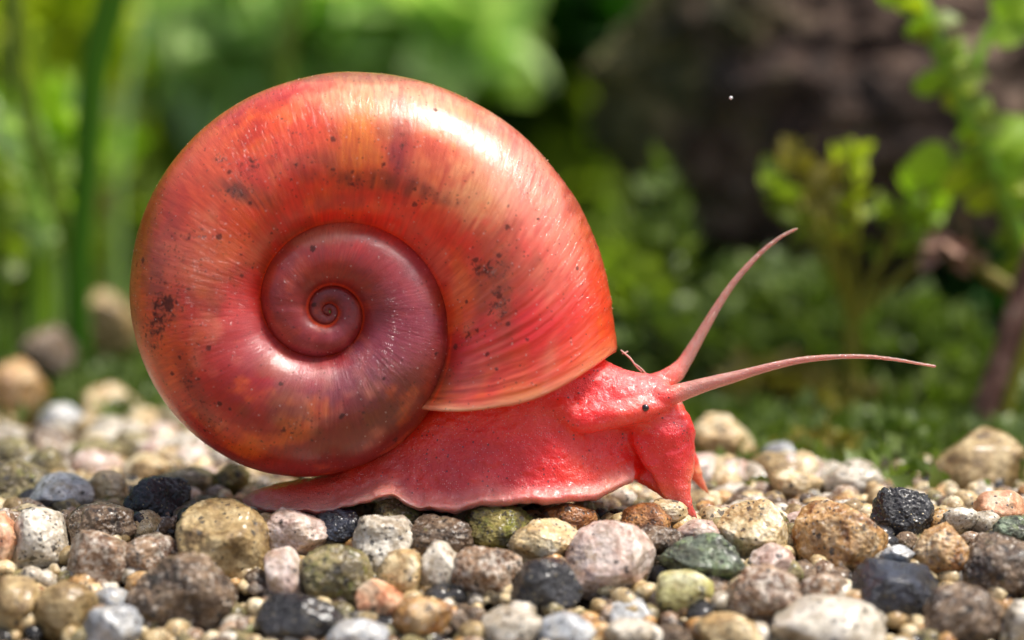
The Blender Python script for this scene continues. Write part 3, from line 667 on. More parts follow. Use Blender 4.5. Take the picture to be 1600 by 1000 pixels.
SM = dict(
 white=stone_mat('white_quartz', [c_(176, 166, 148), c_(214, 208, 196), c_(234, 230, 222)], dark=0.32, rough=0.35, sss=0.25, bump=0.35),
 bluewhite=stone_mat('bluish_quartz', [c_(150, 156, 166), c_(188, 194, 202), c_(220, 222, 224)], dark=0.32, rough=0.4, sss=0.2, bump=0.3),
 cream=stone_mat('cream_quartz', [c_(196, 164, 112), c_(224, 204, 160), c_(236, 226, 202)], dark=0.32, rough=0.4, sss=0.25, bump=0.45),
 tan=stone_mat('tan_stone', [c_(134, 108, 66), c_(176, 152, 104), c_(204, 184, 142)], dark=0.16, rough=0.5, sss=0.1, bump=0.5),
 amber=stone_mat('amber_quartz', [c_(150, 96, 40), c_(206, 160, 96), c_(226, 200, 160)], dark=0.30, pale=0.3, rough=0.35, sss=0.25, bump=0.6),
 peach=stone_mat('peach_feldspar', [c_(206, 130, 90), c_(228, 176, 140), c_(240, 216, 190)], dark=0.14, rough=0.45, sss=0.25, bump=0.4),
 brown=stone_mat('brown_granite', [c_(96, 66, 44), c_(150, 114, 82), c_(194, 162, 130)], dark=0.30, pale=0.75, rough=0.4, bump=0.8),
 plum=stone_mat('plum_rock', [c_(66, 50, 36), c_(122, 98, 74), c_(170, 146, 120)], dark=0.4, pale=0.4, alg=0.15, rough=0.45, bump=0.9),
 black=stone_mat('black_basalt', [c_(16, 15, 17), c_(30, 29, 33), c_(54, 54, 60)], dark=0.1, rough=0.3, bump=1.0, coat=0.6, spark=0.16),
 blackblue=stone_mat('blue_black_basalt', [c_(12, 14, 22), c_(26, 30, 44), c_(60, 68, 90)], rough=0.25, bump=0.9, coat=0.7, spark=0.06),
 olive=stone_mat('algae_stone', [c_(92, 82, 50), c_(142, 130, 84), c_(180, 168, 122)], dark=0.40, pale=0.3, alg=0.5, rough=0.5, bump=0.8),
 moss=stone_mat('mossy_stone', [c_(60, 56, 30), c_(128, 118, 50), c_(178, 164, 96)], dark=0.6, alg=0.62, algc=(0.26, 0.27, 0.02), rough=0.6, bump=0.9),
 greengrey=stone_mat('lichen_stone', [c_(60, 66, 58), c_(96, 108, 92), c_(146, 164, 140)], dark=0.25, alg=0.5, algc=(0.30, 0.42, 0.16), rough=0.6, bump=1.0),
 yellowgreen=stone_mat('yellow_green_quartz', [c_(170, 166, 96), c_(206, 204, 146), c_(226, 226, 190)], dark=0.06, rough=0.35, sss=0.25, bump=0.35),
 pinkwhite=stone_mat('pink_white_quartz', [c_(192, 158, 144), c_(220, 200, 192), c_(236, 226, 222)], dark=0.06, rough=0.35, sss=0.3, bump=0.3),
 rust=stone_mat('rust_stone', [c_(104, 58, 22), c_(166, 104, 44), c_(200, 150, 90)], dark=0.5, alg=0.2, rough=0.4, bump=0.8),
)
PLACED = []; NAMES = []
def stone(px, py, w_, h_, mat, label, group=None, dz=0.0, Y=None, sub=5, facets=10, rough=1.0, name='pebble', cat='pebble', rot=None, lump=0.16, seed=None):
    seed = seed if seed is not None else int(px*7+py*13) % 9973
    if Y is None:
        P, t = G(px, py, GZ - h_/200.0*0.30 + dz)
    else:
        dr = FW + RT*((px-800)/100/D0) + UP*((500-py)/100/D0); t = (Y-CP[1])/dr[1]; P = CP + dr*t
    k = t/D0
    gf = 1.12 if py > 830 else 1.0
    rx, rz = w_/200*k*gf, h_/200*k*gf
    ry = (rx+rz)/2*(0.9+0.25*((seed % 17)/17))
    me = stone_mesh(name, seed, rx, ry, rz, sub, rough, facets, lump)
    o = link(name, me, SM[mat], None, Vector(P))
    if rot is not None: o.rotation_euler = (0, R_(rot), 0)
    tag(o, label, cat, group); NAMES.append(label)
    PLACED.append((P[0], P[1], max(rx, ry), P[2], rz))
    return o
S_ = stone
S_(80, 702, 88, 82, 'plum', 'dark brown ridged pebble standing left of the shell, behind the grey-white one', sub=6)
S_(155, 712, 92, 56, 'olive', 'yellowish brown algae-stained pebble right of the dark ridged one', sub=5)
S_(18, 690, 68, 66, 'white', 'whitish pebble at the left edge beside the dark ridged one')
S_(92, 660, 80, 60, 'bluewhite', 'pale grey blurred pebble behind the dark ridged one')
S_(178, 640, 98, 84, 'cream', 'tall cream blurred pebble behind the left of the shell')
S_(30, 612, 92, 112, 'amber', 'large orange-brown blurred stone at the left edge', Y=9)
S_(155, 512, 130, 120, 'tan', 'mustard-coloured blurred boulder below the dark green reed', Y=15, name='boulder', cat='stone')
S_(76, 550, 84, 80, 'plum', 'purplish brown blurred stone between the orange-brown and mustard ones', Y=12)
S_(28, 762, 108, 92, 'olive', 'tan pebble with green algae and black grit at the left edge', sub=6)
S_(97, 772, 108, 72, 'bluewhite', 'smooth bluish white pebble behind the white round one at the left', sub=6, rough=.6)
S_(166, 764, 70, 62, 'cream', 'glassy cream angular pebble between the bluish white and the black one', sub=6)
S_(155, 822, 116, 80, 'plum', 'reddish dark brown pebble below the bluish white one', sub=6)
S_(245, 790, 106, 100, 'black', 'rough black pebble just left of the snail\'s tail', sub=6, rough=1.6)
S_(63, 845, 96, 102, 'white', 'round white pebble with dark grit near the left edge', sub=6, rough=.7)
S_(2, 858, 62, 116, 'peach', 'peach pebble cut by the left edge of the picture', sub=5, rough=.6)
S_(155, 880, 88, 94, 'brown', 'rounded tan-brown pebble right of the round white one', sub=5, rough=.8)
S_(236, 868, 92, 66, 'brown', 'brown pebble with white crystals below the black one')
S_(345, 864, 146, 156, 'tan', 'largest tan pebble with a smooth face, in front of the snail\'s tail', sub=6, rough=.6, rot=12)
S_(24, 950, 84, 90, 'tan', 'greyish tan pebble in the bottom left corner', rough=.7)
S_(103, 954, 88, 84, 'tan', 'tan-white pebble in the bottom row below the tan-brown one', rough=.7)
S_(178, 984, 88, 70, 'bluewhite', 'bluish white pebble cut by the bottom edge at the left', rough=.6)
S_(290, 938, 150, 128, 'plum', 'large dark brown conglomerate lump below the largest tan pebble', sub=6, rough=1.5)
S_(362, 752, 66, 58, 'moss', 'yellow-green mossy pebble with black grit under the shell\'s left side', sub=6, rough=1.4)
S_(290, 752, 96, 46, 'olive', 'flat olive-tan pebble behind the black one')
S_(238, 735, 70, 44, 'cream', 'low cream pebble behind the black one at the shell\'s lower left')
S_(455, 838, 104, 78, 'pinkwhite', 'white and tan pebble under the tip of the snail\'s tail', sub=6, rough=.8)
S_(530, 826, 84, 58, 'blackblue', 'shiny blue-black pebble under the snail\'s tail', sub=6, rough=1.7, facets=14)
S_(600, 852, 98, 92, 'white', 'clear greyish white quartz pebble with two humps below the foot', sub=6, rough=.6, lump=.35)
S_(615, 806, 86, 52, 'olive', 'wet olive-brown pebble touching the arch of the foot', sub=6, rough=1.3)
S_(692, 846, 104, 70, 'plum', 'dark grey-brown grainy pebble below the middle of the foot', sub=6, rough=1.5)
S_(688, 890, 70, 80, 'white', 'white upright pebble below the dark grey-brown grainy one', rough=.6)
S_(630, 898, 72, 72, 'cream', 'cream pebble left of the white upright one', rough=.7)
S_(445, 900, 60, 84, 'pinkwhite', 'egg-shaped pinkish white pebble right of the largest tan one', rough=.4, rot=-14)
S_(528, 908, 112, 112, 'olive', 'big greyish olive pebble in front of the blue-black one', sub=6, rough=1.2)
S_(594, 940, 68, 60, 'peach', 'small orange-peach pebble in the bottom row centre left', rough=.8)
S_(658, 968, 88, 60, 'amber', 'cream and orange pebble in the bottom row right of the peach one', rough=.8)
S_(760, 898, 108, 80, 'brown', 'pinkish brown speckled pebble in front of the mossy one', sub=6, rough=1.2)
S_(780, 828, 116, 78, 'moss', 'greenish yellow mossy pebble with black patches under the foot', sub=6, rough=1.3)
S_(470, 966, 120, 74, 'black', 'dark speckled pebble low in the bottom row left of centre', rough=1.3)
S_(560, 996, 90, 56, 'bluewhite', 'grey-white pebble cut by the bottom edge left of centre')
S_(803, 982, 92, 76, 'white', 'blurred white pebble cut by the bottom edge below the black round one', rough=.5)
S_(850, 850, 104, 72, 'cream', 'speckled pinkish cream pebble left of the largest white one', sub=6, rough=1.1)
S_(951, 880, 130, 122, 'pinkwhite', 'largest smooth whitish pebble in front of the snail', sub=6, rough=.45)
S_(853, 920, 106, 92, 'black', 'round matt black pebble in front of the largest smooth whitish one', sub=6, rough=.9)
S_(888, 812, 90, 56, 'rust', 'rust-brown pebble with black crust under the front of the foot', sub=6, rough=1.2)
S_(1010, 818, 80, 66, 'rust', 'angular orange-brown pebble below the snail\'s chin', sub=6, rough=1.1)
S_(1022, 846, 80, 46, 'plum', 'low purplish black pebble between the orange-brown and green ones', sub=6, rough=1.6)
S_(1098, 878, 116, 80, 'greengrey', 'green-grey lichen-coated pebble right of the largest whitish one', sub=6, rough=1.4)
S_(1070, 926, 80, 72, 'yellowgreen', 'round pale yellow-green pebble in front of the lichen-coated one', rough=.4)
S_(886, 990, 84, 60, 'bluewhite', 'blue-grey pebble cut by the bottom edge right of centre', rough=.5)
S_(985, 990, 90, 56, 'white', 'white pebble cut by the bottom edge below the largest whitish one')
S_(1140, 990, 100, 64, 'cream', 'cream pebble cut by the bottom edge below the yellow-green one')
S_(1176, 836, 112, 104, 'cream', 'cream crystalline pebble with black specks just ahead of the snail', sub=6, rough=.9, facets=12)
S_(1092, 834, 62, 40, 'pinkwhite', 'small pinkish pebble touched by the tip of the snail\'s veil', sub=5)
S_(1308, 846, 136, 122, 'amber', 'big amber-tan speckled pebble at the right', sub=6, rough=.9)
S_(1410, 812, 100, 108, 'black', 'tall jagged black pebble with sparkles, standing at the right', sub=6, rough=1.7, facets=14, rot=-12)
S_(1390, 926, 146, 114, 'blackblue', 'large smooth blue-black pebble in the right foreground', sub=6, rough=.7, facets=12)
S_(1472, 868, 92, 92, 'amber', 'yellowish white pebble with black grit right of the jagged black one', sub=6, rough=1.)
S_(1562, 894, 112, 124, 'plum', 'large purplish brown pebble at the right edge', sub=6, rough=1.2)
S_(1300, 982, 166, 88, 'white', 'wide greyish white pebble cut by the bottom edge at the right', rough=.5)
S_(1284, 918, 72, 46, 'brown', 'small brown and white banded pebble above the wide greyish white one')
S_(1208, 880, 66, 60, 'pinkwhite', 'small pink-cream pebble left of the big amber-tan one')
S_(1188, 936, 116, 92, 'brown', 'rough brown pebble below the small pink-cream one', sub=6, rough=1.4)
S_(1500, 966, 120, 92, 'plum', 'brown-grey rough pebble in the bottom right, beside the blue-black one', rough=1.3)
S_(1590, 832, 68, 46, 'greengrey', 'dark mossy pebble at the right edge above the purplish brown one', rough=1.5)
S_(1594, 982, 50, 80, 'white', 'white pebble in the bottom right corner')
S_(1405, 868, 54, 30, 'bluewhite', 'tiny glassy pebble wedged under the jagged black one')
S_(1530, 738, 178, 134, 'tan', 'large smooth sandy blurred stone at the right edge behind the gravel', Y=2.6, rough=.25, facets=4, name='boulder', cat='stone')
S_(1566, 796, 90, 62, 'peach', 'orange blurred pebble in front of the large sandy stone', rough=.5)
S_(1128, 700, 112, 110, 'cream', 'tall cream blurred pebble right of the snail\'s head', Y=4.3)
S_(1218, 712, 56, 46, 'bluewhite', 'small bluish white blurred pebble right of the tall cream one', Y=3.4)
S_(1240, 755, 90, 46, 'cream', 'cream blurred pebble behind the cream crystalline one')
S_(1330, 752, 104, 52, 'white', 'whitish blurred pebble behind the big amber-tan one')
S_(1500, 812, 60, 40, 'white', 'small white pebble between the jagged black and dark mossy ones')
S_(950, 772, 100, 46, 'cream', 'pale yellow blurred pebble seen under the snail\'s throat', Y=1.6)
S_(1040, 800, 70, 40, 'cream', 'cream pebble behind the veil tip of the snail')
S_(230, 665, 80, 56, 'cream', 'pale blurred pebble touching the shell\'s left outline')
S_(290, 700, 90, 50, 'white', 'whitish blurred pebble under the shell\'s left curve')

# fillers: individual pebbles between and behind the placed ones
rr = np.random.RandomState(5)
FILL = [('white', .18), ('cream', .26), ('tan', .13), ('brown', .13), ('plum', .06), ('black', .07), ('olive', .10), ('amber', .05), ('pinkwhite', .02), ('bluewhite', .02)]
BACKF = [('white', .30), ('cream', .34), ('tan', .08), ('olive', .08), ('pinkwhite', .08), ('bluewhite', .06), ('peach', .04), ('brown', .02)]
words = dict(white='white', cream='cream', tan='tan', brown='speckled brown', plum='dark purplish brown', black='black', olive='olive-stained', amber='amber', pinkwhite='pinkish white', bluewhite='bluish white', peach='peach')
lib = {}
def filler_mesh(mat, i, sub):
    k = (mat, i, sub)
    if k not in lib:
        me = stone_mesh('pebble', 500+i*31+len(mat)*7, 1, 1, .86, sub, 1.0, 9); me.materials.append(SM[mat]); lib[k] = me
    return lib[k]
fillers = []; fill_objs = []
def blocked(x, y, r, pts, f):
    for (a, b, c, z, rz) in pts:
        if (a-x)**2+(b-y)**2 < ((c+r)*f)**2: return True
    return False
tries = 0
while len(fillers) < 120 and tries < 9000:
    tries += 1
    y = rr.uniform(-5.6, 3.6); half = 8.8*(34+y)/34
    x = rr.uniform(-half, half); r = rr.uniform(0.32, 0.60)
    if blocked(x, y, r, PLACED, 0.80) or blocked(x, y, r, [(a, b, c, 0, 0) for (a, b, c, m_) in fillers], 0.84): continue
    if x > 2.3 and y > 1.6: continue
    if x > 5.7 and y > 0.6: continue
    under = (-4.6 < x < 2.9) and (-1.3 < y < 1.4)
    tab = FILL if y < 0.5 else BACKF
    m_ = tab[np.searchsorted(np.cumsum([t[1] for t in tab])/sum(t[1] for t in tab), rr.rand())][0]
    fillers.append((x, y, r, m_))
    z = float(gz(y)) - r*(0.85 + 0.3*rr.rand()) - (0.14 if under else 0)
    o = link('pebble', filler_mesh(m_, rr.randint(0, 4), 4), None, None, (x, y, z))
    o.scale = (r, r*rr.uniform(.85, 1.1), r*rr.uniform(.8, 1.05)); o.rotation_euler = (rr.uniform(-.4, .4), rr.uniform(-.4, .4), rr.uniform(0, 6.28))
    fill_objs.append((o, m_, x, y, r))

def short(l):
    for w_ in (' in ', ' at ', ' behind ', ' below ', ' under ', ' beside ', ' right of ', ' left of ', ' just ', ' with ', ' between ', ' cut ', ' touch', ' standing', ' near ', ' above ', ' low ', ' seen ', ' wedged', ','):
        if w_ in l: l = l.split(w_)[0]
    return l
_cnt = {}
for l in NAMES: _cnt[short(l)] = _cnt.get(short(l), 0)+1
_used = {}
for (o, m_, x, y, r) in fill_objs:
    best = sorted(range(len(PLACED)), key=lambda q: (PLACED[q][0]-x)**2+(PLACED[q][1]-y)**2)
    best = [q for q in best[:12] if _cnt[short(NAMES[q])] == 1] or best[:1]
    for q in best:
        dx, dy = x-PLACED[q][0], y-PLACED[q][1]
        rel = ('right of' if dx > 0 else 'left of') if abs(dx) > abs(dy) else ('behind' if dy > 0 else 'in front of')
        lab = f"{'small' if r < .44 else 'medium'} {words[m_]} pebble low {rel} the {short(NAMES[q])}"
        if lab not in _used: break
    _used[lab] = 1
    tag(o, lab, 'pebble', f'loose {words[m_]} pebbles between the larger ones')
# distant gravel: one mass
def grains(name, n, yr, rs, mats, zoff, seed, half=10.5, avoid=None):
    r2 = np.random.RandomState(seed); vb, fb_ = ico(2)
    bymat = {m: ([], []) for m in mats}
    VV, FF, MI = [], [], []
    for i in range(n):
        y = r2.uniform(*yr); x = r2.uniform(-1, 1)*half*(34+y)/34; r = r2.uniform(*rs)
        if yr[1] > 5:
            ym = 8.5 - 6.8*np.clip((x+1.0)/3.5, 0, 1); y = yr[0]-.5 + (y-yr[0])/(yr[1]-yr[0])*(ym-yr[0]+.5)
            if y < 2.2 and x > 1: y = 2.3
            if x > 5.9 and y < 4: continue
        v = vb*(1+0.22*vnoise(vb*1.4+r2.uniform(0, 99, 3), i)[:, None])
        a = r2.uniform(0, 6.28); c, s = math.cos(a), math.sin(a)
        v = v*np.array([r, r*r2.uniform(.7, 1), r*r2.uniform(.65, .95)]) @ np.array([[c, s, 0], [-s, c, 0], [0, 0, 1]])
        v = v + np.array([x, y, float(gz(y)) + zoff + r2.uniform(-.3, .4)*r])
        VV.append(v); FF.append(fb_ + len(FF)*len(vb)); MI.append(np.full(len(fb_), r2.choice(len(mats), p=None)))
    me = mesh_np(name, np.concatenate(VV), np.concatenate(FF))
    for m in mats: me.materials.append(SM[m])
    me.polygons.foreach_set('material_index', np.concatenate(MI).astype(np.int32))
    return me
o = link('gravel', grains('gravel', 260, (3.0, 6.2), (.28, .55), ['white', 'cream', 'cream', 'tan', 'olive', 'pinkwhite'], -0.25, 8))
tag(o, 'pale blurred gravel thinning out toward the plants behind the snail', 'gravel', kind='stuff')
o = link('grit', grains('grit', 4600, (-6.5, 4), (.06, .25), ['plum', 'brown', 'black', 'olive', 'tan', 'cream', 'cream', 'white', 'amber', 'cream'], -0.28, 18))
tag(o, 'dark and tan fine grit filling the gaps between the front pebbles', 'grit', kind='stuff')

# ================================================================== GROUND
def ground():
    xs = np.concatenate([np.linspace(-400, -45, 12), np.linspace(-40, 40, 110), np.linspace(45, 400, 12)])
    ys = np.concatenate([np.linspace(-300, -22, 8), np.linspace(-18, 60, 110), np.linspace(70, 500, 14)])
    X, Y = np.meshgrid(xs, ys, indexing='ij')
    p = np.stack([X.ravel(), Y.ravel(), 0*X.ravel()], 1)
    z = gz(np.maximum(p[:, 1], -9)) - 0.62 + 0.12*fbm(p*0.7, 2, 3) + np.clip((p[:, 1]-8)/30, 0, 1)*0.6 + np.clip((p[:, 1]-9)/10, 0, 1)*0.35*fbm(p*0.25, 8, 3)
    p[:, 2] = z
    n, m = len(xs), len(ys); i = np.arange(n-1)[:, None]; j = np.arange(m-1)[None, :]
    F = np.stack([i*m+j, (i+1)*m+j, (i+1)*m+j+1, i*m+j+1], -1).reshape(-1, 4)
    return mesh_np('ground', p, F)
N = NT('silt'); tc = N.n('ShaderNodeTexCoord').outputs['Object']
sep = N.n('ShaderNodeSeparateXYZ'); N.l(tc, sep.inputs[0])
near = N.ramp(N.noise(tc, 3.0, 6, 0.7), [(0.35, (0.05, 0.03, 0.018)), (0.6, (0.16, 0.11, 0.06)), (0.75, (0.30, 0.25, 0.17))])
far = N.ramp(N.noise(tc, 0.6, 6, 0.7), [(0.35, (0.015, 0.03, 0.008)), (0.55, (0.045, 0.085, 0.012)), (0.75, (0.12, 0.14, 0.03))])
mr = N.n('ShaderNodeMapRange', inp={'From Min': 8.0, 'From Max': 13.0}); N.l(sep.outputs[1], mr.inputs[0])
N.setb(Base_Color=N.mix(mr.outputs[0], near, far), Roughness=0.8, Normal=N.bump(N.noise(tc, 8, 5), 0.8, 0.2))
o = link('ground', ground(), N.m); tag(o, kind='structure')

# ================================================================== VEGETATION
def leaf_mat(name, a, b, trans=0.45, rough=0.45):
    N = NT(name); tc = N.n('ShaderNodeTexCoord').outputs['Object']; geo = N.n('ShaderNodeNewGeometry')
    rnd = geo.outputs['Random Per Island']
    c = N.mix(N.math('ADD', N.math('MULTIPLY', rnd, 0.6), N.math('MULTIPLY', N.noise(tc, 1.3, 3), 0.5)), a, b)
    N.setb(Base_Color=c, Roughness=rough)
    tr = N.n('ShaderNodeBsdfTranslucent'); N.l(N.mix(1.0, c, (1.1, 1.25, 0.5), 'MULTIPLY'), tr.inputs[0])
    mx = N.n('ShaderNodeMixShader', inp={0: trans}); N.l(N.b.outputs[0], mx.inputs[1]); N.l(tr.outputs[0], mx.inputs[2]); N.l(mx.outputs[0], N.out.inputs[0])
    return N.m
LM = dict(
 bright=leaf_mat('bright_green_leaf', c_(112, 156, 24), c_(176, 204, 66)),
 yellow=leaf_mat('yellow_green_leaf', c_(140, 168, 20), c_(200, 206, 60)),
 mid=leaf_mat('mid_green_leaf', c_(92, 118, 30), c_(144, 160, 58)),
 dark=leaf_mat('dark_green_leaf', c_(16, 46, 10), c_(40, 82, 18), 0.3),
 deep=leaf_mat('deep_green_blade', c_(64, 112, 0), c_(84, 140, 10), 0.3, 0.9),
 pale=leaf_mat('pale_green_leaf', c_(160, 196, 110), c_(214, 230, 168), 0.4),
 moss=leaf_mat('moss_green_leaf', c_(60, 84, 32), c_(118, 136, 62), 0.3),
 olive=leaf_mat('olive_leaf', c_(110, 104, 40), c_(160, 146, 70), 0.3),
 stem=leaf_mat('green_stem', c_(98, 150, 20), c_(140, 180, 40), 0.15),
 ystem=leaf_mat('yellow_stem', c_(110, 116, 20), c_(150, 144, 40), 0.15),
)
def leaf_template(nl=7, nw=4, shape='oval'):
    u = np.linspace(0, 1, nl+1); v = np.linspace(-1, 1, nw+1)
    wd = {'oval': np.sin(np.pi*u**0.8)**0.75, 'lance': np.sin(np.pi*u**0.6)**0.9*0.45, 'spoon': np.sin(np.pi*u**1.5)**0.8*0.9+0.03}[shape]*0.32
    U, Vv = np.meshgrid(u, v, indexing='ij')
    X = U; Yy = Vv*wd[:, None]; Z = 0.22*U*(1-U)*1.6 - 0.12*U**2 + 0.28*np.abs(Yy)*0.7
    P = np.stack([X, Yy, Z], -1).reshape(-1, 3)
    i = np.arange(nl)[:, None]; j = np.arange(nw)[None, :]
    F = np.stack([i*(nw+1)+j, (i+1)*(nw+1)+j, (i+1)*(nw+1)+j+1, i*(nw+1)+j+1], -1).reshape(-1, 4)
    return P, F
def frame(dirv, roll=0.0):
    x = np.array(dirv, float); x /= np.linalg.norm(x)
    h = np.array([0, 0, 1.0]) if abs(x[2]) < .95 else np.array([0, 1.0, 0])
    y = np.cross(h, x); y /= np.linalg.norm(y); z = np.cross(x, y)
    c, s = math.cos(roll), math.sin(roll)
    return np.stack([x, y*c+z*s, -y*s+z*c])
def foliage(name, centre, rad, n, size, seed, shape='oval', upbias=0.4, lens=(.6, 1.25)):
    r2 = np.random.RandomState(seed); P, F = leaf_template(4, 2, shape)
    VV, FF = [], []
    for i in range(n):
        q = r2.normal(size=3); q /= np.linalg.norm(q); q *= r2.uniform(0.25, 1)**0.6
        # uneven outline
        q *= 1 + 0.35*float(vnoise((q*2.1+seed)[None, :], seed)[0])
        dv = q*0.8 + r2.normal(size=3)*0.6 + np.array([0, 0, upbias])
        M = frame(dv, r2.uniform(0, 6.28)); s = size*r2.uniform(*lens)
        VV.append(P*s @ M + centre + q*np.array(rad)); FF.append(F + i*len(P))
    return mesh_np(name, np.concatenate(VV), np.concatenate(FF))
def at(px, py, Y):
    dr = FW + RT*((px-800)/100/D0) + UP*((500-py)/100/D0); t = (Y-CP[1])/dr[1]; return CP + dr*t, t/D0
def tube_mesh(name, pts, radii, sides=10, n=40):
    q = catmull([list(p)+[r] for p, r in zip(pts, radii)], n); C = q[:, :3]; r = np.maximum(q[:, 3], .003)
    tn = np.gradient(C, axis=0); tn /= np.linalg.norm(tn, axis=1)[:, None]
    S2 = Soup(); rings = []
    for i in range(n):
        a = np.cross(tn[i], [0.1, 1, 0.05]); a /= np.linalg.norm(a); b = np.cross(tn[i], a); an = np.arange(sides)*2*np.pi/sides
        rings.append(C[i] + (np.cos(an)[:, None]*a + np.sin(an)[:, None]*b)*r[i])
    S2.rings(rings)
    m = bpy.data.meshes.new(name); m.from_pydata(np.concatenate(S2.v).tolist(), [], S2.f); m.update()
    m.polygons.foreach_set('use_smooth', np.ones(len(m.polygons), bool)); return m
def plant(name, base, label, cat, group=None):
    o = bpy.data.objects.new(name, None); sc.collection.objects.link(o); o.location = base
    return tag(o, label, cat, group)
def padd(root, name, me, mat):
    me.transform(Matrix.Translation(-root.location)); return link(name, me, mat, root)
_lt = {}
def leaf_part(root, p, dirv, size, mat, shape='oval', roll=0.0, width=1.0):
    k = (mat, shape)
    if k not in _lt:
        P, F = leaf_template(8, 4, shape); m = mesh_np('leaf', P, F); m.materials.append(LM[mat]); _lt[k] = m
    o = link('leaf', _lt[k], None, root); M = frame(dirv, roll)
    o.matrix_local = Matrix.Translation(Vector(p) - root.location) @ Matrix(M.T.tolist()).to_4x4() @ Matrix.Diagonal((size, size*width, size, 1))
    return o

def leafy_stem(root, pix, Y, rad, smat, lmat, lsize, nleaf, seed, shape='oval', spread=1.0, t0=0.05):
    """stem through photo pixels at depth Y with leaves in whorls, every leaf its own part"""
    r2 = np.random.RandomState(seed)
    pts = [at(x, y, Y + dy)[0] for (x, y, dy) in pix]
    padd(root, 'stem', tube_mesh('stem', pts, np.linspace(rad, rad*0.55, len(pts)), 10, 30), LM[smat])
    q = catmull(pts, 60)
    for i in range(nleaf):
        t = t0 + (1-t0)*(i+0.5)/nleaf; p = q[min(59, int(t*59))]; a = i*2.4 + r2.uniform(-.4, .4)
        tn = q[min(59, int(t*59)+1)] - q[max(0, int(t*59)-1)]; tn /= np.linalg.norm(tn)
        M = frame(tn); dv = (M[1]*math.cos(a) + M[2]*math.sin(a))*spread + tn*(0.35+0.7*t)
        leaf_part(root, p, dv, lsize*r2.uniform(.7, 1.15), lmat, shape, r2.uniform(-.5, .5) + a)

# --- right: tall waterweed, forked, with oval leaves
Yp = 9.5
b = at(1640, 640, Yp)[0]; b[2] = GZ-.5
wp = plant('waterweed', b, 'tall bright green waterweed with a thick forked stem at the right edge', 'water plant')
pp = [(b[0], b[1], b[2])]
pts = [b] + [at(x, y, Yp)[0] for (x, y) in [(1650, 520), (1605, 400), (1550, 270), (1505, 165), (1470, 80), (1430, -10), (1405, -60)]]
padd(wp, 'stem', tube_mesh('stem', pts, [.24, .23, .22, .2, .19, .18, .16, .13], 14, 60), LM['stem'])
pts = [at(x, y, Yp+d_)[0] for (x, y, d_) in [(1508, 165, 0), (1525, 100, .2), (1550, 45, .4), (1590, 0, .6), (1630, -50, .8)]]
padd(wp, 'stem', tube_mesh('stem', pts, [.13, .12, .11, .10, .08], 12, 40), LM['stem'])
for (x, y, dx, dz, s, m_) in [(1478, 135, -1, .12, 1.25, 'bright'), (1490, 262, -1, .1, 1.9, 'bright'), (1530, 225, 1, .5, 1.7, 'bright'), (1556, 235, 1, .55, 1.9, 'bright'), (1545, 60, 1, .3, 1.5, 'bright'), (1575, 20, 1, .4, 1.5, 'bright'), (1560, 30, .3, 1, 1.3, 'bright'), (1440, 20, -1, .5, .8, 'mid'), (1475, 90, .8, .9, .8, 'mid'),
                             (1530, 280, -1, -.15, 1.5, 'yellow'), (1560, 320, -1, .2, 1.3, 'yellow'), (1580, 300, 1, .6, 1.7, 'mid'), (1500, 170, -.6, .6, .8, 'yellow'), (1600, 380, -1, .3, 1.2, 'mid'), (1560, 300, .6, 1.2, 1.6, 'bright'), (1450, 40, -1, -.3, .9, 'bright'), (1420, 0, -1, .3, 1.2, 'bright'), (1610, 430, -1, .1, 1.5, 'mid')]:
    p = at(x, y, Yp-.1)[0]; leaf_part(wp, p, (dx, -.25, dz), s*0.60, m_, 'oval', 1.1, 1.3)
r4 = np.random.RandomState(3)
for k in range(34):
    t = k/33; x = np.interp(t, [0, .25, .5, .75, 1], [1625, 1580, 1535, 1490, 1440]); y = np.interp(t, [0, .25, .5, .75, 1], [450, 330, 230, 120, 10])
    leaf_part(wp, at(x, y, Yp-.15)[0], (r4.choice([-1, 1]), r4.uniform(-.6, .1), r4.uniform(-.1, .8)), r4.uniform(.4, .75), ['bright', 'mid', 'yellow'][k % 3], 'oval', r4.uniform(.6, 1.6), 1.1)
# --- right middle: bushy little plant
Yb = 10.5
b = at(1330, 640, Yb)[0]; b[2] = GZ-.4
bp_ = plant('waterweed', b, 'bushy yellow-green waterweed with small oval leaves in front of the dark rock', 'water plant')
k = 0
for pix, nl, ls, lm in [([(1350, 600, 0), (1325, 500, 0), (1290, 400, 0), (1240, 330, 0), (1205, 285, 0)], 12, 1.0, 'mid'), ([(1335, 520, 0), (1310, 420, .3), (1265, 320, .3), (1240, 240, .3)], 13, .85, 'olive'),
                    ([(1340, 560, 0), (1345, 430, -.2), (1335, 320, -.2), (1332, 240, -.2)], 13, .85, 'yellow'), ([(1360, 560, 0), (1395, 470, -.3), (1440, 400, -.3), (1450, 330, -.3), (1440, 280, -.3)], 10, 1.0, 'bright'), ([(1330, 470, 0), (1310, 380, -.4), (1290, 310, -.6), (1300, 270, -.6)], 10, .8, 'olive'), ([(1350, 520, 0), (1380, 430, 0), (1395, 370, -.2), (1390, 330, -.2)], 10, .9, 'mid')]:
    leafy_stem(bp_, [(1335, 640, 0), (1332, 510, 0)]+pix[2:], Yb, .115, 'ystem', lm, ls*.74, nl+3, 60+k, 'oval', .9, .52); k += 1
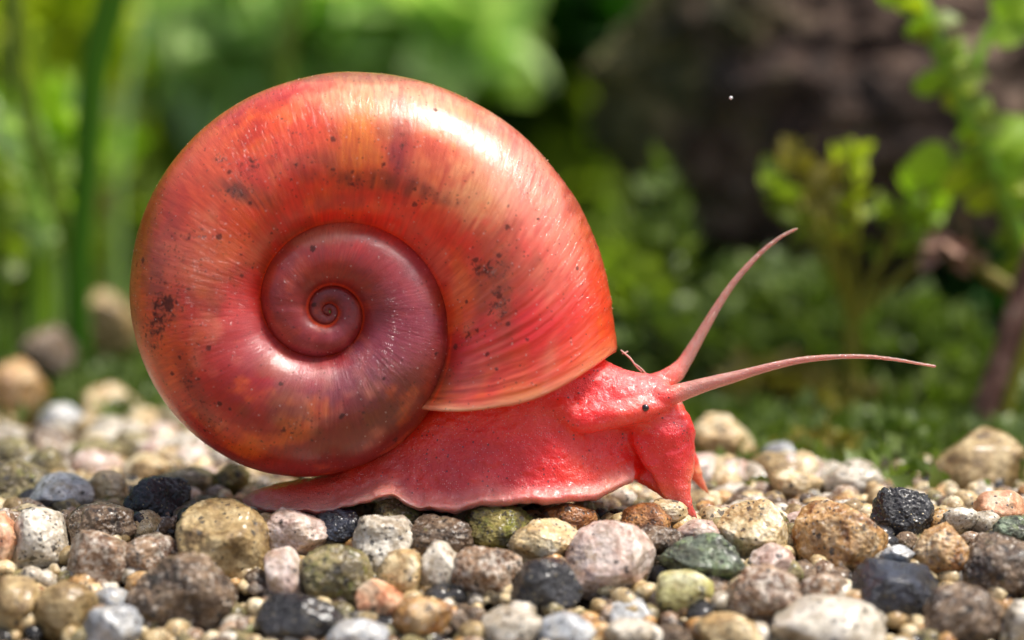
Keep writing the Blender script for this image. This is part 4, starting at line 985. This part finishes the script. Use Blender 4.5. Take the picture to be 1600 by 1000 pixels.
# --- twig
Yt = 8.2
b = at(1540, 668, Yt)[0]
tw = plant('twig', b, 'dark reddish brown dead twig leaning at the right edge, with a yellow stem beside it', 'twig')
N = NT('dead_bark'); tc = N.n('ShaderNodeTexCoord').outputs['Object']
N.setb(Base_Color=N.ramp(N.noise(tc, 2.5, 6, .7), [(0.35, (0.05, 0.022, 0.014)), (0.5, (0.20, 0.085, 0.055)), (0.65, (0.42, 0.27, 0.19))]), Roughness=.7, Normal=N.bump(N.noise(tc, 6, 5), .8, .1))
bark = N.m
padd(tw, 'branch', tube_mesh('branch', [at(x, y, Yt)[0] for x, y in [(1530, 690), (1545, 640), (1572, 560), (1596, 480), (1625, 390)]], [.36, .33, .30, .30, .3], 14, 40), bark)
padd(tw, 'stem', tube_mesh('stem', [at(x, y, Yt-.3)[0] for x, y in [(1562, 690), (1578, 620), (1600, 550), (1630, 460)]], [.13, .13, .12, .1], 10, 30), LM['ystem'])
# withered bud
m = foliage('withered_leaf', np.zeros(3), (.42, .3, .22), 16, .62, 77); o = link('withered_leaf', m, bark, None, Vector(at(1500, 388, 9.0)[0]))
N = NT('withered'); tc = N.n('ShaderNodeTexCoord').outputs['Object']; N.setb(Base_Color=N.ramp(N.noise(tc, 3, 5), [(.3, (.16, .07, .04)), (.7, (.42, .26, .18))]), Roughness=.7)
m.materials.clear(); m.materials.append(N.m)
tag(o, 'curled pinkish brown withered leaf hanging on the tall waterweed', 'leaf')
padd2 = tube_mesh('stalk', [at(x, y, 9.0)[0] for x, y in [(1512, 396), (1535, 420), (1560, 440), (1600, 462)]], [.1, .13, .15, .15], 10, 24)
padd2.transform(Matrix.Translation(-o.location)); link('stalk', padd2, LM['olive'], o)

# --- dark lava rock
v, f = ico(7); v = v.copy()
cr_, k = at(1405, 165, 20.0)
p = v*(1+.16*fbm(v*1.2+3, 90, 3)[:, None]); n1 = fbm(v*3.2+9, 91, 5, .6, True); n2 = fbm(v*8+2, 94, 4, .6)
p = p*(1+.10*n1+.05*n2)[:, None]
m = mesh_np('lava_rock', p*np.array([6.7, 4.2, 5.7]), f)
N = NT('lava'); tc = N.n('ShaderNodeTexCoord').outputs['Object']
c = N.ramp(N.noise(tc, 0.6, 8, .72), [(.36, (.014, .007, .004)), (.5, (.075, .038, .022)), (.58, (.19, .115, .075)), (.68, (.44, .30, .21))])
sx = N.n('ShaderNodeSeparateXYZ'); N.l(tc, sx.inputs[0])
side = N.math('ADD', N.math('MULTIPLY', sx.outputs[0], -0.055), N.math('MULTIPLY', N.noise(tc, .35, 4), 0.9))
c = N.mix(N.ramp(side, [(.64, 0.0), (.82, .8)]), c, N.ramp(N.noise(tc, 1.2, 4), [(.35, (.05, .06, .008)), (.65, (.20, .18, .04))]))
N.setb(Base_Color=c, Roughness=.8, Normal=N.bump(N.noise(tc, 2, 6, .7), 1.0, .6))
o = link('lava_rock', m, N.m, None, Vector(cr_)); tag(o, 'big dark brown porous rock with moss on its left side, behind the plants', 'rock')

# --- left: dark reed and its neighbours
b = at(122, 500, 13.5)[0]; b[2] = GZ-.4
rd = plant('reed', b, 'single dark green reed blade rising at the upper left', 'reed')
def blade(name, pts, widths, n=40):
    q = catmull([list(p)+[w_] for p, w_ in zip(pts, widths)], n); C = q[:, :3]; S2 = Soup(); rings = []
    tn = np.gradient(C, axis=0); tn /= np.linalg.norm(tn, axis=1)[:, None]
    for i in range(n):
        a = np.cross(tn[i], [0.25, 1, 0]); a /= np.linalg.norm(a); b2 = np.cross(tn[i], a); an = np.arange(12)*2*np.pi/12
        rings.append(C[i] + np.cos(an)[:, None]*a*q[i, 3] + np.sin(an)[:, None]*b2*q[i, 3]*.3)
    S2.rings(rings); m = bpy.data.meshes.new(name); m.from_pydata(np.concatenate(S2.v).tolist(), [], S2.f); m.update()
    m.polygons.foreach_set('use_smooth', np.ones(len(m.polygons), bool)); return m
padd(rd, 'blade', blade('blade', [b] + [at(x, y, 13.5)[0] for x, y in [(124, 420), (132, 300), (140, 180), (150, 90), (172, 10), (190, -50)]], [.26, .27, .29, .32, .34, .36, .34]), LM['deep'])
rdo = padd(rd, 'blade', blade('blade', [b+np.array([-.2, .3, 0])] + [at(x, y, 14.5)[0] for x, y in [(112, 420), (96, 340), (60, 240), (28, 120), (20, 20), (10, -60)]], [.2, .2, .22, .22, .2, .2, .18]), LM['mid'])
# clumps of leaves behind, each a plant of its own: px,py,Y,rx,rz(px),n,leaf,mat,label
CL = [
 (40, 235, 21.75, 95, 55, 170, 1.44, 'bright', 'leafy bright green sprig at the left edge beside the dark reed'),
 (95, 300, 21.025, 26, 40, 22, 1.44, 'olive', 'yellowish dying leaf tuft left of the dark reed'),
 (30, 390, 23.2, 80, 110, 150, 1.8, 'mid', 'shady green clump under the bright sprig at the left edge'),
 (60, 60, 31.9, 110, 110, 140, 2.34, 'yellow', 'yellow-green clump in the upper left corner'),
 (220, 70, 37.7, 95, 100, 120, 2.52, 'bright', 'bright green clump right of the reed top'),
 (250, 200, 34.8, 80, 90, 110, 2.34, 'yellow', 'yellow-green clump between the reed and the shell'),
 (175, 330, 29, 90, 130, 150, 1.98, 'mid', 'mid-green clump low between the reed and the shell'),
 (90, 440, 27.55, 130, 60, 140, 1.62, 'moss', 'mossy clump above the mustard boulder'),
 (395, 50, 49.3, 75, 70, 80, 3.6, 'pale', 'pale hazy green leaf cluster above the shell\'s left shoulder'),
 (500, 80, 52.2, 60, 80, 70, 3.24, 'bright', 'bright green cluster above the shell\'s crown'),
 (645, 55, 49.3, 62, 44, 80, 3.78, 'pale', 'largest pale leaf cluster directly above the shell'),
 (770, 60, 55.1, 50, 70, 50, 3.24, 'mid', 'mid-green cluster between the pale leaves and the dark gap'),
 (560, 10, 58, 120, 60, 110, 3.24, 'yellow', 'yellow-green leaves along the top edge above the shell'),
 (880, 90, 47.85, 75, 120, 190, 2.52, 'dark', 'dark green clump left of the dark rock'),
 (330, 120, 52.2, 120, 120, 130, 3.06, 'mid', 'mid-green clump behind the shell\'s left shoulder'),
 (905, 250, 37.7, 60, 80, 90, 1.98, 'mid', 'olive-yellow clump between the shell and the rock'),
 (990, 395, 14.5, 60, 40, 70, .8, 'mid', 'green clump right of the shell at the foot of the rock'),
 (1048, 340, 14.5, 22, 80, 26, .7, 'moss', 'thin green shoot in front of the rock\'s left side'),
 (1060, 460, 18, 120, 60, 200, 1.04, 'moss', 'dark mossy clump behind the far tentacle'),
 (1200, 500, 14, 110, 70, 180, 0.91, 'moss', 'dark mossy clump between the two tentacles'),
 (1130, 560, 12.5, 90, 60, 150, 0.78, 'moss', 'green clump seen below the far tentacle'),
 (1300, 560, 13, 100, 60, 160, 0.91, 'moss', 'green clump at the foot of the bushy waterweed'),
 (1440, 560, 12.5, 90, 80, 170, 0.91, 'moss', 'dark mossy clump left of the dead twig'),
 (1470, 660, 9, 70, 60, 130, 0.65, 'mid', 'fresh green moss tuft left of the large sandy stone'),
 (1340, 660, 9.5, 90, 45, 130, 0.65, 'olive', 'olive moss tuft behind the right-hand gravel'),
 (1220, 620, 10.5, 90, 45, 130, 0.65, 'olive', 'brownish olive tuft below the near tentacle'),
 (1020, 560, 12, 60, 70, 120, 0.78, 'moss', 'light green tuft right behind the snail\'s neck'),
 (1560, 460, 16.8, 90, 70, 120, 1.04, 'dark', 'dark clump behind the dead twig'),
 (1290, 705, 5.0, 80, 26, 90, .35, 'olive', 'thin brownish green weed behind the whitish blurred pebbles'),
 (1400, 700, 5.4, 80, 40, 120, .4, 'moss', 'dark green weed between the bushy waterweed and the sandy stone'),
 (960, 480, 13, 50, 60, 100, 0.91, 'mid', 'green clump touching the shell\'s right outline'),
]
for i, (px_, py_, Y_, rx_, rz_, n_, sz_, mt_, lab_) in enumerate(CL):
    Y_ = min(Y_, 36 + (i % 3)) if mt_ != 'pale' else 31
    c0, k0 = at(px_, py_, Y_); base = c0.copy(); base[2] = min(c0[2]-rz_/100*k0*.6, GZ)
    rt_ = plant('leafy_clump', base, lab_, 'water plant')
    rx2, rz2 = rx_/100*k0, rz_/100*k0
    padd(rt_, 'foliage', foliage('foliage', c0, (rx2, (rx2+rz2)/2.2, rz2), n_*2, sz_*.85, 300+i*7), LM[mt_])['kind'] = 'stuff'
    r3 = np.random.RandomState(i)
    for s_ in range(2):
        tip = c0 + np.array([r3.uniform(-.5, .5)*rx2, r3.uniform(-.3, .3), rz2*.3])
        padd(rt_, 'stem', tube_mesh('stem', [base + np.array([r3.uniform(-.3, .3), 0, -.3]), (base+tip)/2 + np.array([r3.uniform(-.3, .3), 0, 0]), tip], [.11, .09, .06], 8, 14), LM['mid'])

for i, (x0, x1, y0, y1, Y_, w_, m_, lab) in enumerate([(70, 30, 330, -40, 17, .10, 'yellow', 'thin yellow-green grass stalk bending left at the far left'), (52, 62, 420, 40, 18, .12, 'bright', 'thin bright green upright stalk near the left edge'),
      (12, 0, 400, 60, 15, .14, 'mid', 'mid-green stalk at the very left edge'), (185, 225, 300, 20, 21, .13, 'pale', 'pale thin stalk just right of the dark reed'), (440, 470, 120, -30, 24, .28, 'mid', 'broad green blade above the shell, between the pale leaf clusters'),
      (95, 150, 250, 60, 19, .09, 'pale', 'pale green stalk crossing behind the dark reed')]):
    b = at(x0, y0+120, Y_)[0]; b[2] = GZ-.4
    st_ = plant('grass_blade', b, lab, 'grass'); mid_ = at((x0*2+x1)/3, (y0+y1)/2, Y_)[0]
    padd(st_, 'blade', blade('blade', [b, at(x0, y0, Y_)[0], mid_, at(x1, y1, Y_)[0]], [w_, w_, w_, w_*.6]), LM[m_])
for i, (pix, Y_, lm, ls, nl, lab) in enumerate([([(70, 600, 0), (66, 460, 0), (60, 340, 0), (40, 250, 0), (15, 190, 0)], 15, 'pale', .95, 26, 'pale fine-leaved sprig bending left at the far left'),
      ([(85, 600, 0), (80, 430, 0), (78, 320, 0), (80, 240, 0), (90, 190, 0)], 15.5, 'bright', .85, 26, 'bright fine-leaved upright sprig close beside the dark reed'),
      ([(10, 620, 0), (5, 480, 0), (2, 360, 0), (-10, 260, 0)], 14, 'mid', .95, 20, 'mid-green fine-leaved sprig cut by the left edge')]):
    b = at(pix[0][0], pix[0][1], Y_)[0]; b[2] = GZ-.4
    leafy_stem(plant('waterweed', b, lab, 'water plant'), pix, Y_, .07, 'stem', lm, ls, nl, 900+i, 'oval', 1.0, .35)
# moss carpet on the ground behind
def carpet(n, yr, seed, size, half=12):
    r2 = np.random.RandomState(seed); P, F = leaf_template(2, 2, 'oval'); VV, FF = [], []
    for i in range(n):
        y = yr[0] + (yr[1]-yr[0])*r2.rand()**1.2; x = r2.uniform(-1, 1)*half*(34+y)/34
        y0 = 8.3-6.1*np.clip((x+.8)/3.5, 0, 1)+r2.normal()*.5; y = y0 + (y-yr[0])*(yr[1]-y0)/(yr[1]-yr[0])
        M = frame(r2.normal(size=3)*.7+np.array([0, 0, .9]), r2.uniform(0, 6.28))
        VV.append(P*size*r2.uniform(.5, 1.3) @ M + np.array([x, y, GZ-.45+np.clip((y-8)/30, 0, 1)*.6 + r2.uniform(0, .35)])); FF.append(F+i*len(P))
    return mesh_np('moss', np.concatenate(VV), np.concatenate(FF))
o = link('moss_carpet', carpet(26000, (8.5, 42), 71, .45), LM['moss']); tag(o, 'low green moss carpet covering the ground behind the gravel', 'moss', kind='stuff')
# overgrown bank that closes the view
def bank():
    th = np.linspace(R_(-70), R_(70), 120); hh = np.linspace(0, 1, 40); Vv = []
    for t in th:
        for h in hh:
            r = 52 + 16*h + 3.0*math.sin(t*9+h*3)
            Vv.append((math.sin(t)*r*1.15, -8 + math.cos(t)*r, GZ-1 + 30*h**1.1))
    Vv = np.array(Vv); Vv += (fbm(Vv*.16, 5, 4)*2.2)[:, None]*np.array([.3, -1, .4]); m_ = len(hh); n_ = len(th)
    i = np.arange(n_-1)[:, None]; j = np.arange(m_-1)[None, :]
    F = np.stack([i*m_+j, (i+1)*m_+j, (i+1)*m_+j+1, i*m_+j+1], -1).reshape(-1, 4)
    return mesh_np('bank', Vv, F), Vv
bm2, BV = bank()
N = NT('overgrown_bank'); tc = N.n('ShaderNodeTexCoord').outputs['Object']
N.setb(Base_Color=N.ramp(N.noise(tc, .16, 6, .65), [(.35, (.03, .09, .006)), (.5, (.13, .25, .02)), (.65, (.28, .40, .05))]), Roughness=.7, Normal=N.bump(N.noise(tc, .8, 5), 1, 1.0))
o = link('mossy_bank', bm2, N.m); tag(o, kind='structure')
def bank_leaves(n, seed, size, cond=None):
    r2 = np.random.RandomState(seed); P, F = leaf_template(3, 2, 'oval'); VV, FF = [], []; c = 0
    nz = fbm(BV*.11, 33+seed, 3)
    idx = np.argsort(-nz)[:int(len(BV)*.35)]
    for i in range(n):
        b0 = BV[idx[r2.randint(len(idx))]] + r2.normal(size=3)*.8 + np.array([0, -.8, 0])
        M = frame(r2.normal(size=3)+np.array([0, -.5, .5]), r2.uniform(0, 6.28)); VV.append(P*size*r2.uniform(.6, 1.4) @ M + b0); FF.append(F+i*len(P))
    return mesh_np('bank_leaves', np.concatenate(VV), np.concatenate(FF))
for i, (mt_, n_, sz) in enumerate([('bright', 3500, 2.0), ('yellow', 3000, 1.9), ('dark', 3000, 2.0), ('mid', 3000, 2.0)]):
    o = link('bank_foliage', bank_leaves(n_, i, sz), LM[mt_]); tag(o, f'far blurred {dict(bright="bright green", yellow="yellow-green", dark="dark green", mid="mid-green")[mt_]} leaves covering the bank behind everything', 'foliage', kind='stuff')
print('tris', sum(len(o.data.loop_triangles) if False else len(o.data.polygons) for o in sc.objects if o.type == 'MESH'))
